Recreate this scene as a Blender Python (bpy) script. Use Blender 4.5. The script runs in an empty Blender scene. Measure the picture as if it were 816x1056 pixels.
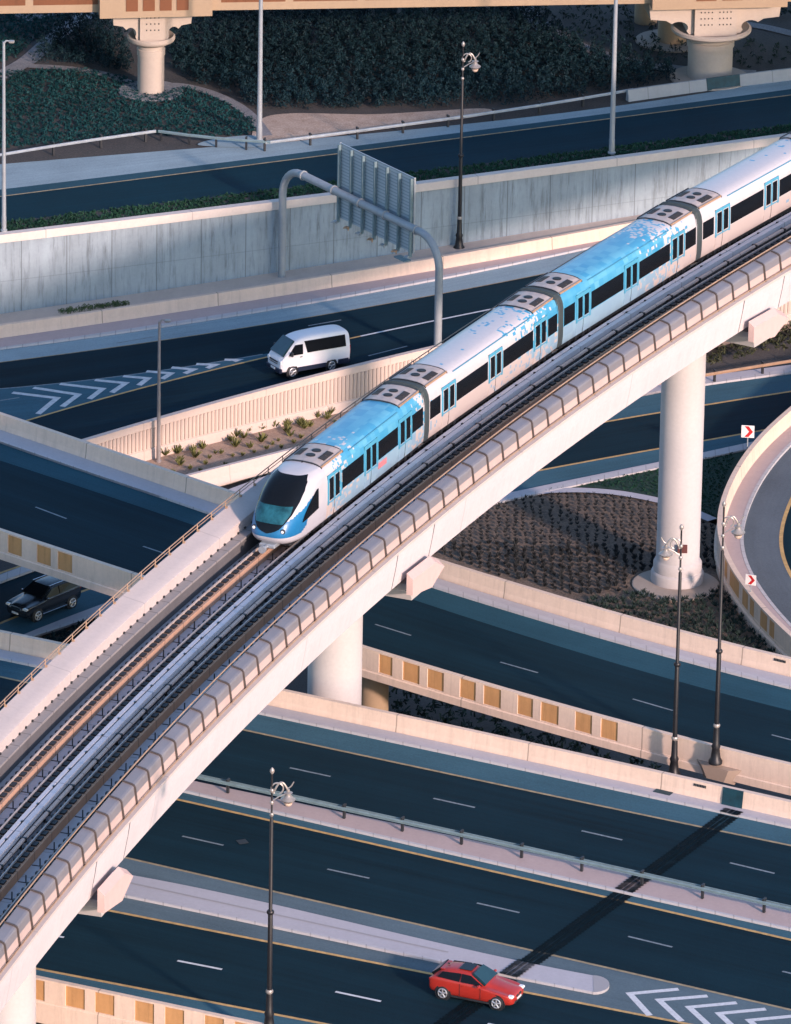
import bpy, math, random
import numpy as np
from mathutils import Vector, Matrix
random.seed(7); RNG = np.random.default_rng(7)
SC = bpy.context.scene
COL = SC.collection
R = math.radians
# ------------------------------------------------------------------ camera
PITCH, ROLL, FOC, CAMH = R(21.5), 0.018, 8454.0, 175.0
_r0 = np.array([1.0, 0, 0]); _u0 = np.array([0, math.sin(PITCH), math.cos(PITCH)])
FWD = np.array([0, math.cos(PITCH), -math.sin(PITCH)])
RT = math.cos(ROLL) * _r0 + math.sin(ROLL) * _u0
UP = -math.sin(ROLL) * _r0 + math.cos(ROLL) * _u0
CAM = np.array([0.0, 0.0, CAMH])
cd = bpy.data.cameras.new('camera'); cam = bpy.data.objects.new('camera', cd); COL.objects.link(cam)
cd.sensor_fit = 'HORIZONTAL'; cd.sensor_width = 36; cd.lens = 36 * FOC / 816
cd.clip_start = 1; cd.clip_end = 20000
cam.matrix_world = Matrix(((RT[0], UP[0], -FWD[0], CAM[0]), (RT[1], UP[1], -FWD[1], CAM[1]), (RT[2], UP[2], -FWD[2], CAM[2]), (0, 0, 0, 1)))
SC.camera = cam
# ------------------------------------------------------------------ world, sun, exposure
SUN_EL, SUN_AZ = R(18.0), math.atan2(-0.82, 0.57)      # direction towards the sun, angle in the xy plane
world = bpy.data.worlds.new('World'); SC.world = world; world.use_nodes = True
wn = world.node_tree; bg = wn.nodes['Background']; sky = wn.nodes.new('ShaderNodeTexSky')
sky.sky_type = 'NISHITA'; sky.sun_disc = False; sky.sun_elevation = SUN_EL
sky.sun_rotation = math.pi / 2 - SUN_AZ
sky.altitude = 0; sky.air_density = 1.0; sky.dust_density = 1.0; sky.ozone_density = 3.0
wn.links.new(sky.outputs[0], bg.inputs[0]); bg.inputs[1].default_value = 0.15
sl = bpy.data.lights.new('sun', 'SUN'); so = bpy.data.objects.new('sun', sl); COL.objects.link(so)
sl.energy = 2.75; sl.angle = R(3.0); sl.color = (1.0, 0.71, 0.60)
sd = Vector((math.cos(SUN_EL) * math.cos(SUN_AZ), math.cos(SUN_EL) * math.sin(SUN_AZ), math.sin(SUN_EL)))
so.rotation_euler = sd.to_track_quat('Z', 'Y').to_euler(); so.location = (100, -100, 200)
SC.render.engine = 'CYCLES'
vs = SC.view_settings; vs.view_transform = 'Standard'; vs.look = 'None'; vs.exposure = 1.03; vs.gamma = 1; vs.use_curve_mapping = False

# ------------------------------------------------------------------ pixel <-> world
def ray(px, py):
    u = (px - 408) / FOC; v = (528 - py) / FOC
    return FWD + u * RT + v * UP
def at(px, py, z=0.0, pl=None):
    """point of the plane z = a + b*x + c*y seen at the photo's pixel"""
    a, b, c = pl if pl else (z, 0.0, 0.0)
    d = ray(px, py)
    t = (a - CAM[2]) / (d[2] - b * d[0] - c * d[1])
    return CAM + t * d
def proj(p):
    q = np.array(p, float) - CAM
    w = q @ FWD
    return 408 + FOC * (q @ RT) / w, 528 - FOC * (q @ UP) / w
def height_to(x, y, ytop):
    lo, hi = -5.0, 40.0
    for _ in range(50):
        m = (lo + hi) / 2
        if proj((x, y, m))[1] > ytop: lo = m
        else: hi = m
    return (lo + hi) / 2

# ------------------------------------------------------------------ object helpers
def tag(o, label=None, cat=None, group=None, kind=None):
    if label: o['label'] = label
    if cat: o['category'] = cat
    if group: o['group'] = group
    if kind: o['kind'] = kind
    return o
def empty(name, loc=(0, 0, 0), rz=0.0, label=None, cat=None, group=None, kind=None):
    o = bpy.data.objects.new(name, None); COL.objects.link(o); o.location = loc; o.rotation_euler = (0, 0, rz)
    o.empty_display_size = 0.3
    return tag(o, label, cat, group, kind)
def mesh(name, verts, faces, m=None, parent=None, uvs=None, smooth=False, local=False, mats=None, fm=None):
    """verts in world space; when there is a parent they are taken into its space unless local"""
    me = bpy.data.meshes.new(name)
    V = [tuple(v) for v in verts]
    if parent is not None and not local:
        inv = MW(parent).inverted(); V = [tuple(inv @ Vector(v)) for v in V]
    me.from_pydata(V, [], faces)
    if uvs is not None:
        l = me.uv_layers.new(name='UVMap')
        k = np.zeros(len(me.loops), dtype=np.int32); me.loops.foreach_get('vertex_index', k)
        l.data.foreach_set('uv', np.asarray(uvs, dtype=np.float32)[k].ravel())
    if smooth: me.polygons.foreach_set('use_smooth', [True] * len(me.polygons))
    if mats:
        for q in mats: me.materials.append(q)
        me.polygons.foreach_set('material_index', fm)
    elif m: me.materials.append(m)
    me.update()
    o = bpy.data.objects.new(name, me); COL.objects.link(o)
    if parent is not None: o.parent = parent
    return o
def MW(o):
    M = Matrix.LocRotScale(o.location, o.rotation_euler, o.scale)
    return MW(o.parent) @ M if o.parent else M
class MB:
    """collects boxes, tubes and lathes into one mesh"""
    def __init__(s): s.v = []; s.f = []
    def add(s, V, F):
        n = len(s.v); s.v += [tuple(float(c) for c in p) for p in V]; s.f += [tuple(i + n for i in f) for f in F]; return s
    def box(s, c, size, rz=0.0, bev=0.0):
        x, y, z = [q / 2 for q in size]; co, si = math.cos(rz), math.sin(rz)
        if bev > 0:
            b = bev; P = []
            for zz, k in ((-z, b), (-z + b, 0), (z - b, 0), (z, b)):
                X, Y = x - k, y - k
                P += [(-X + b, -Y, zz), (X - b, -Y, zz), (X, -Y + b, zz), (X, Y - b, zz), (X - b, Y, zz), (-X + b, Y, zz), (-X, Y - b, zz), (-X, -Y + b, zz)]
            F = [tuple(range(7, -1, -1)), tuple(range(24, 32))]
            for r in range(3):
                for i in range(8): j = (i + 1) % 8; F.append((r * 8 + i, r * 8 + j, r * 8 + 8 + j, r * 8 + 8 + i))
        else:
            P = [(a * x, b * y, d * z) for d in (-1, 1) for a, b in ((-1, -1), (1, -1), (1, 1), (-1, 1))]
            F = [(3, 2, 1, 0), (4, 5, 6, 7), (0, 1, 5, 4), (1, 2, 6, 5), (2, 3, 7, 6), (3, 0, 4, 7)]
        return s.add([(c[0] + p[0] * co - p[1] * si, c[1] + p[0] * si + p[1] * co, c[2] + p[2]) for p in P], F)
    def hexa(s, P):
        """8 points: bottom ring 4, top ring 4"""
        return s.add(P, [(3, 2, 1, 0), (4, 5, 6, 7), (0, 1, 5, 4), (1, 2, 6, 5), (2, 3, 7, 6), (3, 0, 4, 7)])
    def tube(s, pts, r, n=10, cap=True):
        pts = [np.array(p, float) for p in pts]; rr = r if isinstance(r, (list, tuple)) else [r] * len(pts)
        V = []; prev = None
        for i, p in enumerate(pts):
            a = pts[max(i - 1, 0)]; b = pts[min(i + 1, len(pts) - 1)]; d = b - a; d = d / (np.linalg.norm(d) + 1e-9)
            if prev is None:
                h = np.array([0, 0, 1.0]) if abs(d[2]) < 0.9 else np.array([1.0, 0, 0]); u = np.cross(d, h)
            else: u = prev - d * (prev @ d)
            u = u / (np.linalg.norm(u) + 1e-9); prev = u; w = np.cross(d, u)
            for k in range(n):
                t = 2 * math.pi * k / n; V.append(p + rr[i] * (math.cos(t) * u + math.sin(t) * w))
        F = [(i * n + k, i * n + (k + 1) % n, (i + 1) * n + (k + 1) % n, (i + 1) * n + k) for i in range(len(pts) - 1) for k in range(n)]
        if cap: F += [tuple(range(n - 1, -1, -1)), tuple(range((len(pts) - 1) * n, len(pts) * n))]
        return s.add(V, F)
    def lathe(s, c, prof, n=24, axis='z', sy=1.0):
        V = []
        for r, h in prof:
            for k in range(n):
                t = 2 * math.pi * k / n
                if axis == 'z': V.append((c[0] + r * math.cos(t), c[1] + sy * r * math.sin(t), c[2] + h))
                elif axis == 'y': V.append((c[0] + r * math.cos(t), c[1] + h, c[2] + r * math.sin(t)))
                else: V.append((c[0] + h, c[1] + r * math.cos(t), c[2] + r * math.sin(t)))
        m = len(prof)
        F = [(i * n + k, i * n + (k + 1) % n, (i + 1) * n + (k + 1) % n, (i + 1) * n + k) for i in range(m - 1) for k in range(n)]
        F += [tuple(range(n - 1, -1, -1)), tuple(range((m - 1) * n, m * n))]
        return s.add(V, F)
    def build(s, name, m, parent=None, smooth=False, local=False):
        o = mesh(name, s.v, s.f, m, parent, smooth=False, local=local)
        if smooth:
            me = o.data; me.polygons.foreach_set('use_smooth', [True] * len(me.polygons))
            me.set_sharp_from_angle(angle=R(40))
        return o
def copy_tree(o, parent=None):
    c = o.copy(); COL.objects.link(c)
    if parent is not None: c.parent = parent
    for ch in list(o.children):
        copy_tree(ch, c)
    return c

# ------------------------------------------------------------------ paths and curves
class Path:
    """2D polyline with arc length; n points towards the camera side"""
    def __init__(s, XY, zf=0.0):
        XY = np.asarray(XY, float); s.xy = XY
        d = np.diff(XY, axis=0); L = np.hypot(d[:, 0], d[:, 1]); s.s = np.concatenate([[0], np.cumsum(L)]); s.L = s.s[-1]
        t = np.gradient(XY, axis=0); t /= np.hypot(t[:, 0], t[:, 1])[:, None]; s.t = t
        s.zf = zf if callable(zf) else (lambda x, y: zf)
    def pt(s, q): return np.array([np.interp(q, s.s, s.xy[:, 0]), np.interp(q, s.s, s.xy[:, 1])])
    def tan(s, q):
        t = np.array([np.interp(q, s.s, s.t[:, 0]), np.interp(q, s.s, s.t[:, 1])]); return t / np.hypot(*t)
    def P(s, q, w=0.0, h=0.0):
        if q < 0: p = s.xy[0] + s.t[0] * q
        elif q > s.L: p = s.xy[-1] + s.t[-1] * (q - s.L)
        else: p = s.pt(q)
        t = s.tan(q); n = np.array([t[1], -t[0]]); r = p + n * w
        return np.array([r[0], r[1], s.zf(p[0], p[1]) + h])
    def s_at(s, x, w=0.0):
        """arc length where the offset line passes the photo column x (same height as the path)"""
        lo, hi = 0.0, s.L
        for _ in range(50):
            m = (lo + hi) / 2
            if proj(s.P(m, w, 0))[0] < x: lo = m
            else: hi = m
        return (lo + hi) / 2
    def ang(s, q): t = s.tan(q); return math.atan2(t[1], t[0])
def sweep(name, path, prof, s0, s1, step, m, parent=None, closed=True, smooth=False, both=True):
    n = max(1, int(round((s1 - s0) / step))); ss = np.linspace(s0, s1, n + 1); k = len(prof)
    V = []; UVs = []; pr = list(prof)
    cl = [0.0]
    for i in range(1, k): cl.append(cl[-1] + math.hypot(pr[i][0] - pr[i - 1][0], pr[i][1] - pr[i - 1][1]))
    for q in ss:
        for j, (w, h) in enumerate(pr): V.append(path.P(q, w, h)); UVs.append((q, cl[j]))
    F = []
    kk = k if closed else k - 1
    for i in range(n):
        for j in range(kk):
            j2 = (j + 1) % k; F.append((i * k + j, i * k + j2, (i + 1) * k + j2, (i + 1) * k + j))
    if closed: F += [tuple(range(k - 1, -1, -1)), tuple(range(n * k, n * k + k))]
    o = mesh(name, V, F, m, parent, uvs=UVs)
    if smooth:
        o.data.polygons.foreach_set('use_smooth', [True] * len(o.data.polygons)); o.data.set_sharp_from_angle(angle=R(35))
    return o
class Cv:
    """smooth world curve y(x) through pixels on a plane"""
    def __init__(s, pts, z=0.0, pl=None, deg=2):
        s.pl = pl if pl else (z, 0, 0)
        W = np.array([at(x, y, pl=s.pl) for x, y in pts]); s.x0, s.x1 = W[:, 0].min(), W[:, 0].max()
        s.m = (s.x0 + s.x1) / 2; s.k = max((s.x1 - s.x0) / 2, 1)
        s.c = np.polyfit((W[:, 0] - s.m) / s.k, W[:, 1], min(deg, len(pts) - 1)); s.d = np.polyder(s.c)
    def y(s, x):
        t = np.clip(x, s.x0, s.x1); u = (t - s.m) / s.k
        return np.polyval(s.c, u) + np.polyval(s.d, u) / s.k * (x - t)
    def path(s, xa=-75, xb=75, n=90, z=None, lift=0.0):
        X = np.linspace(xa, xb, n); a, b, c = s.pl
        return Path(np.stack([X, s.y(X)], 1), (lambda x, y: a + b * x + c * y + lift))
def strip(name, ca, cb, pl, m, lift=0.0, xa=-75, xb=75, n=80, rows=1, thick=None, kind='structure', parent=None):
    """sheet (or slab) between two curves"""
    a, b, c = pl; X = np.linspace(xa, xb, n); Ya = ca.y(X); Yb = cb.y(X)
    sl_ = np.gradient(Ya, X); co = 1 / np.sqrt(1 + sl_ ** 2); arc = np.concatenate([[0], np.cumsum(np.hypot(np.diff(X), np.diff(Ya)))])
    V = []; U = []
    for i in range(n):
        for r in range(rows + 1):
            y = Ya[i] + (Yb[i] - Ya[i]) * r / rows; V.append((X[i], y, a + b * X[i] + c * y + lift)); U.append((arc[i], (y - Ya[i]) * co[i]))
    k = rows + 1
    F = [(i * k + r, i * k + r + 1, (i + 1) * k + r + 1, (i + 1) * k + r) for i in range(n - 1) for r in range(rows)]
    if Ya[0] < Yb[0]: F = [f[::-1] for f in F]
    if thick:
        N = len(V); V += [(v[0], v[1], v[2] - thick) for v in V]; U += U
        F += [tuple(q + N for q in f[::-1]) for f in F]
        for i in range(n - 1):
            for r in (0, rows):
                F.append((i * k + r, (i + 1) * k + r, (i + 1) * k + r + N, i * k + r + N))
        F.append(tuple([r for r in range(k)] + [r + N for r in range(k - 1, -1, -1)])); e = (n - 1) * k
        F.append(tuple([e + r for r in range(k)] + [e + r + N for r in range(k - 1, -1, -1)]))
    o = mesh(name, V, F, m, parent, uvs=U)
    if kind: o['kind'] = kind
    return o
def ribbon(mb, cv, width, lift=0.01, xa=-75, xb=75, n=80):
    """painted line along a curve, added to an MB"""
    p = cv.path(xa, xb, n, lift=lift); V = []
    for q in p.s: V += [p.P(q, -width / 2), p.P(q, width / 2)]
    mb.add(V, [(2 * i, 2 * i + 1, 2 * i + 3, 2 * i + 2) for i in range(len(p.s) - 1)])
def dash(mb, a, b, pl, width=0.15, lift=0.012):
    A = at(*a, pl=pl); B = at(*b, pl=pl); d = B - A; d /= np.linalg.norm(d); n = np.array([d[1], -d[0], 0]) * width / 2
    up = np.array([0, 0, lift]); mb.add([A - n + up, A + n + up, B + n + up, B - n + up], [(0, 1, 2, 3)])
def poly(name, pts, pl, m, lift=0.0, kind='structure'):
    V = [at(x, y, pl=pl) + np.array([0, 0, lift]) for x, y in pts]
    o = mesh(name, V, [tuple(range(len(V)))], m)
    if kind: o['kind'] = kind
    return o
def smooth_loop(pts, n=6):
    """closed Catmull-Rom through pixel points"""
    out = []; N = len(pts)
    for i in range(N):
        p0, p1, p2, p3 = [np.array(pts[(i + k - 1) % N], float) for k in range(4)]
        for j in range(n):
            t = j / n; out.append(tuple(0.5 * (2 * p1 + (p2 - p0) * t + (2 * p0 - 5 * p1 + 4 * p2 - p3) * t * t + (3 * p1 - p0 - 3 * p2 + p3) * t ** 3)))
    return out

# ------------------------------------------------------------------ materials
class NT:
    def __init__(s, name):
        s.m = bpy.data.materials.new(name); s.m.use_nodes = True; s.t = s.m.node_tree; s.b = s.t.nodes['Principled BSDF']
        s.co = s.t.nodes.new('ShaderNodeTexCoord')
    def n(s, typ, ins=None, **kw):
        x = s.t.nodes.new(typ)
        for k, v in kw.items(): setattr(x, k, v)
        for k, v in (ins or {}).items():
            if isinstance(v, bpy.types.NodeSocket): s.t.links.new(v, x.inputs[k])
            else: x.inputs[k].default_value = v
        return x
    def noise(s, vec, scale, detail=4, rough=0.6, stretch=None):
        if stretch: vec = s.n('ShaderNodeMapping', {0: vec, 3: stretch}).outputs[0]
        return s.n('ShaderNodeTexNoise', {'Vector': vec, 'Scale': scale, 'Detail': detail, 'Roughness': rough}).outputs[0]
    def ramp(s, fac, stops):
        x = s.n('ShaderNodeValToRGB', {0: fac}); e = x.color_ramp.elements
        while len(e) < len(stops): e.new(0.5)
        for q, (p, c) in zip(e, stops): q.position = p; q.color = tuple(c) + (1,) if len(c) == 3 else c
        return x.outputs[0]
    def mix(s, fac, a, b, mode='MIX'):
        x = s.t.nodes.new('ShaderNodeMix'); x.data_type = 'RGBA'; x.blend_type = mode
        for i, v in ((0, fac), (6, a), (7, b)):
            if isinstance(v, bpy.types.NodeSocket): s.t.links.new(v, x.inputs[i])
            elif i == 0: x.inputs[i].default_value = v
            else: x.inputs[i].default_value = tuple(v) + (1,)
        return x.outputs[2]
    def math(s, op, a, b=0.0, c=None):
        d = {0: a, 1: b}
        if c is not None: d[2] = c
        return s.n('ShaderNodeMath', d, operation=op).outputs[0]
    def done(s, col, rough=0.7, metal=0.0, bump=None, bstr=0.2, bdist=0.05, spec=None):
        for k, v in (('Base Color', col), ('Roughness', rough), ('Metallic', metal)):
            if isinstance(v, bpy.types.NodeSocket): s.t.links.new(v, s.b.inputs[k])
            elif k == 'Base Color': s.b.inputs[k].default_value = tuple(v) + (1,)
            else: s.b.inputs[k].default_value = v
        if spec is not None: s.b.inputs['Specular IOR Level'].default_value = spec
        if bump is not None:
            q = s.n('ShaderNodeBump', {'Height': bump, 'Strength': bstr, 'Distance': bdist}); s.t.links.new(q.outputs[0], s.b.inputs['Normal'])
        return s.m
def sc_(c, k): return tuple(min(1, q * k) for q in c)
def plain(name, c, rough=0.6, metal=0.0, var=0.15, scale=2.0, spec=None):
    g = NT(name); f = g.noise(g.co.outputs['Object'], scale, 5)
    return g.done(g.ramp(f, [(0.3, sc_(c, 1 - var)), (0.7, sc_(c, 1 + var))]), rough, metal, spec=spec)
def asphalt(name, c, streak=0.75, rough=0.75, grit=0.25):
    g = NT(name); uv = g.co.outputs['UV']; ob = g.co.outputs['Object']
    st = g.noise(uv, 1.0, 3, 0.6, stretch=(0.012, 0.62, 1)); st2 = g.noise(uv, 1.0, 3, 0.6, stretch=(0.05, 3.2, 1)); pa = g.noise(ob, 0.16, 5); fi = g.noise(ob, 9.0, 4, 0.8)
    a = g.ramp(st, [(0.3, sc_(c, 1 - streak)), (0.7, sc_(c, 1 + streak * 1.3))])
    a = g.mix(0.45, a, g.ramp(st2, [(0.3, sc_(c, 1 - streak)), (0.72, sc_(c, 1 + streak * 1.6))]))
    a = g.mix(0.35, a, g.ramp(pa, [(0.3, sc_(c, 0.6)), (0.7, sc_(c, 1.9))]))
    a = g.mix(0.3, a, g.ramp(fi, [(0.3, sc_(c, 1 - grit * 2)), (0.75, sc_(c, 1 + grit * 3))]))
    return g.done(a, rough, bump=fi, bstr=0.25, bdist=0.02, spec=0.12)
def concrete(name, c, seam=None, seamcol=0.35, streak=0.12, vs_=None, rough=0.8, big=0.1, off=0.0, vstain=None, spec=None):
    """UV: x = metres along, y = metres around the profile"""
    g = NT(name); uv = g.co.outputs['UV']; ob = g.co.outputs['Object']
    a = g.ramp(g.noise(uv, 1.0, 4, 0.6, stretch=(1.6, 0.22, 1)), [(0.3, sc_(c, 1 - streak)), (0.7, sc_(c, 1 + streak * 0.6))])
    a = g.mix(0.4, a, g.ramp(g.noise(ob, 0.35, 5), [(0.3, sc_(c, 1 - big * 2)), (0.7, sc_(c, 1 + big))]))
    a = g.mix(0.3, a, g.ramp(g.noise(ob, 5.0, 5, 0.7), [(0.3, sc_(c, 0.8)), (0.7, sc_(c, 1.1))]))
    if vstain:
        st = g.noise(uv, 1.0, 6, 0.75, stretch=(3.0, 0.25, 1)); a = g.mix(g.ramp(st, [(0.5, (0, 0, 0)), (0.68, (vstain,) * 3)]), a, sc_(c, 0.42))
    if seam:
        sx = g.n('ShaderNodeSeparateXYZ', {0: uv})
        fr = g.math('FRACT', g.math('DIVIDE', g.math('ADD', sx.outputs[0], off), seam))
        line = g.math('LESS_THAN', fr, 0.07 / seam); a = g.mix(g.math('MULTIPLY', line, 0.75), a, sc_(c, seamcol))
        if vs_:
            fr2 = g.math('FRACT', g.math('DIVIDE', sx.outputs[1], vs_)); a = g.mix(g.math('MULTIPLY', g.math('LESS_THAN', fr2, 0.05 / vs_), 0.35), a, sc_(c, seamcol))
    return g.done(a, rough, bump=g.noise(ob, 7.0, 4), bstr=0.15, bdist=0.02, spec=spec)
def ground(name, c1, c2, scale=0.5, fine=8.0, c3=None):
    g = NT(name); ob = g.co.outputs['Object']; n1 = g.noise(ob, scale, 6, 0.65); n2 = g.noise(ob, fine, 4, 0.8)
    a = g.mix(n2, g.ramp(n1, [(0.35, c1), (0.65, c2)]), g.ramp(n2, [(0.35, sc_(c1, 0.6)), (0.7, c3 or sc_(c2, 1.3))]))
    return g.done(a, 0.95, bump=n2, bstr=0.6, bdist=0.08)
def foliage(name, c1, c2, rough=0.7):
    g = NT(name); ob = g.co.outputs['Object']; gi = g.n('ShaderNodeNewGeometry')
    a = g.ramp(gi.outputs['Random Per Island'], [(0.0, c1), (1.0, c2)])
    a = g.mix(0.35, a, g.ramp(g.noise(ob, 0.25, 3), [(0.35, sc_(c1, 0.8)), (0.65, sc_(c2, 1.2))]))
    return g.done(a, rough, spec=0.2)

CREAM = (0.68, 0.53, 0.43)
M = {}
M['asphalt'] = asphalt('asphalt', (0.0028, 0.0170, 0.0270), rough=0.85)
M['asphalt_d'] = asphalt('asphalt_dusty', (0.040, 0.100, 0.135), 0.3, 0.9)
M['asphalt_w'] = asphalt('asphalt_warm', (0.085, 0.125, 0.150), 0.25, 0.9)
M['asphalt_h'] = asphalt('asphalt_upper', (0.001, 0.021, 0.035), 0.4)
M['dust_h'] = asphalt('shoulder_dust', (0.21, 0.285, 0.325), 0.3, 0.95)
M['pave'] = concrete('pavement', (0.42, 0.41, 0.45), streak=0.08)
M['pave_pink'] = concrete('pavement_pink', (0.44, 0.35, 0.345), streak=0.08)
M['kerb'] = concrete('kerb_stone', (0.46, 0.45, 0.47), seam=1.0, seamcol=0.6, streak=0.05)
M['yellow'] = plain('yellow_paint', (0.50, 0.31, 0.115), 0.7, var=0.25, scale=3)
M['yellow_f'] = plain('faded_yellow_paint', (0.30, 0.235, 0.14), 0.8, var=0.3, scale=3)
M['white_w'] = plain('worn_white_paint', (0.17, 0.21, 0.24), 0.8, var=0.3, scale=6)
M['white_l'] = plain('white_road_paint', (0.55, 0.57, 0.60), 0.7, var=0.15, scale=6)
M['cream'] = concrete('cream_parapet', CREAM, seam=7.6, vstain=0.25)
M['cream_b'] = concrete('cream_parapet_near', CREAM, seam=11.2, vstain=0.25)
M['recess'] = concrete('ochre_recess', (0.54, 0.29, 0.12), streak=0.25, big=0.2, vstain=0.4)
M['recess_r'] = concrete('rust_recess', (0.17, 0.062, 0.025), streak=0.25, big=0.2, vstain=0.5)
M['white_c'] = concrete('white_viaduct_concrete', (0.57, 0.53, 0.545), streak=0.07, big=0.08, seam=21.0, seamcol=0.6, vstain=.12)
M['pier'] = concrete('pier_concrete', (0.45, 0.43, 0.43), streak=0.08, big=0.08)
M['far_c'] = concrete('far_viaduct_concrete', (0.34, 0.25, 0.165), streak=0.12)
M['far_w'] = concrete('far_pier_concrete', (0.42, 0.36, 0.31), streak=0.12)
M['deck'] = concrete('deck_slab', (0.55, 0.53, 0.55), streak=0.15, big=0.2, seam=3.0, seamcol=0.5)
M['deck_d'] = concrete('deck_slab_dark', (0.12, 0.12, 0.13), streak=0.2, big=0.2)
M['walk'] = concrete('walkway_slab', (0.27, 0.255, 0.255), seam=1.5, seamcol=0.4, streak=0.1)
M['inner'] = concrete('parapet_inner', (0.54, 0.47, 0.44), streak=0.05, seam=9.5, seamcol=0.7)
M['plinth'] = concrete('track_plinth', (0.50, 0.315, 0.22), seam=2.4, seamcol=0.25, streak=0.15, big=0.2)
M['wall_g'] = concrete('retaining_wall_grey', (0.27, 0.335, 0.385), seam=2.95, seamcol=0.4, vs_=2.6, streak=0.25, big=0.22, vstain=0.9)
M['rail'] = plain('rail_steel', (0.46, 0.40, 0.37), 0.6, 0.1)
M['black'] = plain('black_rubber', (0.012, 0.014, 0.018), 0.6)
M['dark'] = plain('dark_steel', (0.03, 0.034, 0.04), 0.5, 0.3)
M['teal_shade_grate'] = plain('teal_shade_and_grate', (0.006, 0.045, 0.065), 0.6, 0.2, var=0.3, scale=3)  # dark teal of the drain grate and the painted shadow patches
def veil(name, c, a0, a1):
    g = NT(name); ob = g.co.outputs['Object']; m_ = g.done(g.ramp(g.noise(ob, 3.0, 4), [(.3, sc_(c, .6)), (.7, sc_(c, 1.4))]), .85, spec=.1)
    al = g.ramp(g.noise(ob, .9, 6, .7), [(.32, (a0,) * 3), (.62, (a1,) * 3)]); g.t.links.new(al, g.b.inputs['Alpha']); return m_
M['band_shade'] = veil('shadow_veil', (0.003, 0.010, 0.015), .35, .85)  # see-through dark colour for the painted shadow band on the highway
M['galv'] = plain('galvanised_steel', (0.36, 0.41, 0.45), 0.5, 0.4)
M['galv_b'] = plain('grey_painted_steel', (0.27, 0.30, 0.325), 0.5, 0.1, var=0.08)
M['galv_t'] = plain('barrier_rail_steel', (0.17, 0.25, 0.28), 0.5, 0.2)
M['panel'] = plain('brushed_aluminium', (0.235, 0.228, 0.25), 0.5, 0.25, var=0.08, scale=0.6)
M['brass'] = plain('bronze_handrail', (0.40, 0.26, 0.17), 0.5, 0.2)
M['sand'] = ground('sandy_soil', (0.30, 0.21, 0.16), (0.42, 0.31, 0.24), 0.6)
M['soil'] = ground('dark_soil', (0.022, 0.028, 0.032), (0.055, 0.052, 0.050), 0.5, 7, (0.11, 0.09, 0.08))
M['earth'] = ground('dusty_earth', (0.05, 0.05, 0.055), (0.09, 0.085, 0.085), 0.3)
M['path_s'] = ground('pale_sand_path', (0.13, 0.14, 0.16), (0.24, 0.24, 0.25), 0.8)
M['lawn'] = ground('lawn_turf', (0.006, 0.030, 0.022), (0.011, 0.045, 0.030), 0.6, 14)
M['apron'] = concrete('apron_paving', (0.36, 0.30, 0.25), streak=0.1, big=0.2)
M['hedge'] = foliage('hedge_leaves', (0.002, 0.013, 0.020), (0.007, 0.030, 0.040))
M['ground_l'] = foliage('groundcover_leaves', (0.003, 0.030, 0.036), (0.008, 0.055, 0.058))
M['grass_l'] = foliage('grass_leaves', (0.008, 0.038, 0.026), (0.02, 0.07, 0.04))
M['shrub_l'] = foliage('bed_shrub_leaves', (0.012, 0.018, 0.024), (0.045, 0.048, 0.050))
M['agave'] = foliage('desert_shrub_leaves', (0.05, 0.06, 0.02), (0.24, 0.24, 0.085))
M['dark_sh'] = foliage('dark_shrub_leaves', (0.010, 0.022, 0.022), (0.028, 0.05, 0.042))
M['glass'] = plain('tinted_glass', (0.006, 0.008, 0.011), 0.15, var=0.05, spec=0.22)
M['glass_b'] = plain('blue_glass', (0.015, 0.05, 0.065), 0.1, var=0.1, spec=0.7)
M['van_w'] = plain('white_car_paint', (0.72, 0.72, 0.76), 0.35, var=0.03, spec=0.6)
M['van_n'] = plain('navy_car_paint', (0.012, 0.02, 0.045), 0.4, var=0.1)
M['car_r'] = plain('red_car_paint', (0.34, 0.026, 0.018), 0.28, var=0.06, spec=0.8)
M['car_k'] = plain('black_car_paint', (0.014, 0.019, 0.028), 0.22, var=0.1, spec=0.8)
M['alloy'] = plain('alloy_wheel', (0.42, 0.44, 0.47), 0.35, 0.6)
M['chrome'] = plain('chrome', (0.6, 0.6, 0.62), 0.2, 1.0)
M['lamp'] = plain('lamp_lens', (0.75, 0.78, 0.8), 0.15, var=0.03)
M['redlens'] = plain('red_lens', (0.35, 0.01, 0.01), 0.2)
M['white_p'] = plain('white_plastic', (0.7, 0.7, 0.7), 0.4, var=0.05)
M['red_p'] = plain('red_sign_paint', (0.45, 0.015, 0.02), 0.5, var=0.05)
M['train_w'] = plain('train_white', (0.47, 0.47, 0.50), 0.35, var=0.03)
M['train_b'] = plain('train_blue', (0.015, 0.155, 0.34), 0.32, var=0.06)
M['train_lb'] = plain('train_door_blue', (0.07, 0.30, 0.44), 0.4, var=0.06)
M['hatch'] = plain('roof_unit_grey', (0.42, 0.36, 0.335), 0.55, var=0.15)
# ================================================================== SETTING
def grid_sheet(name, x0, x1, y0, y1, z, m, n=2):
    return mesh(name, [(x0, y0, z), (x1, y0, z), (x1, y1, z), (x0, y1, z)], [(0, 1, 2, 3)], m)
# ---- ground sheets
g0 = grid_sheet('ground', -6000, 6000, -2000, 9000, -0.35, M['earth']); g0['kind'] = 'structure'

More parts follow.
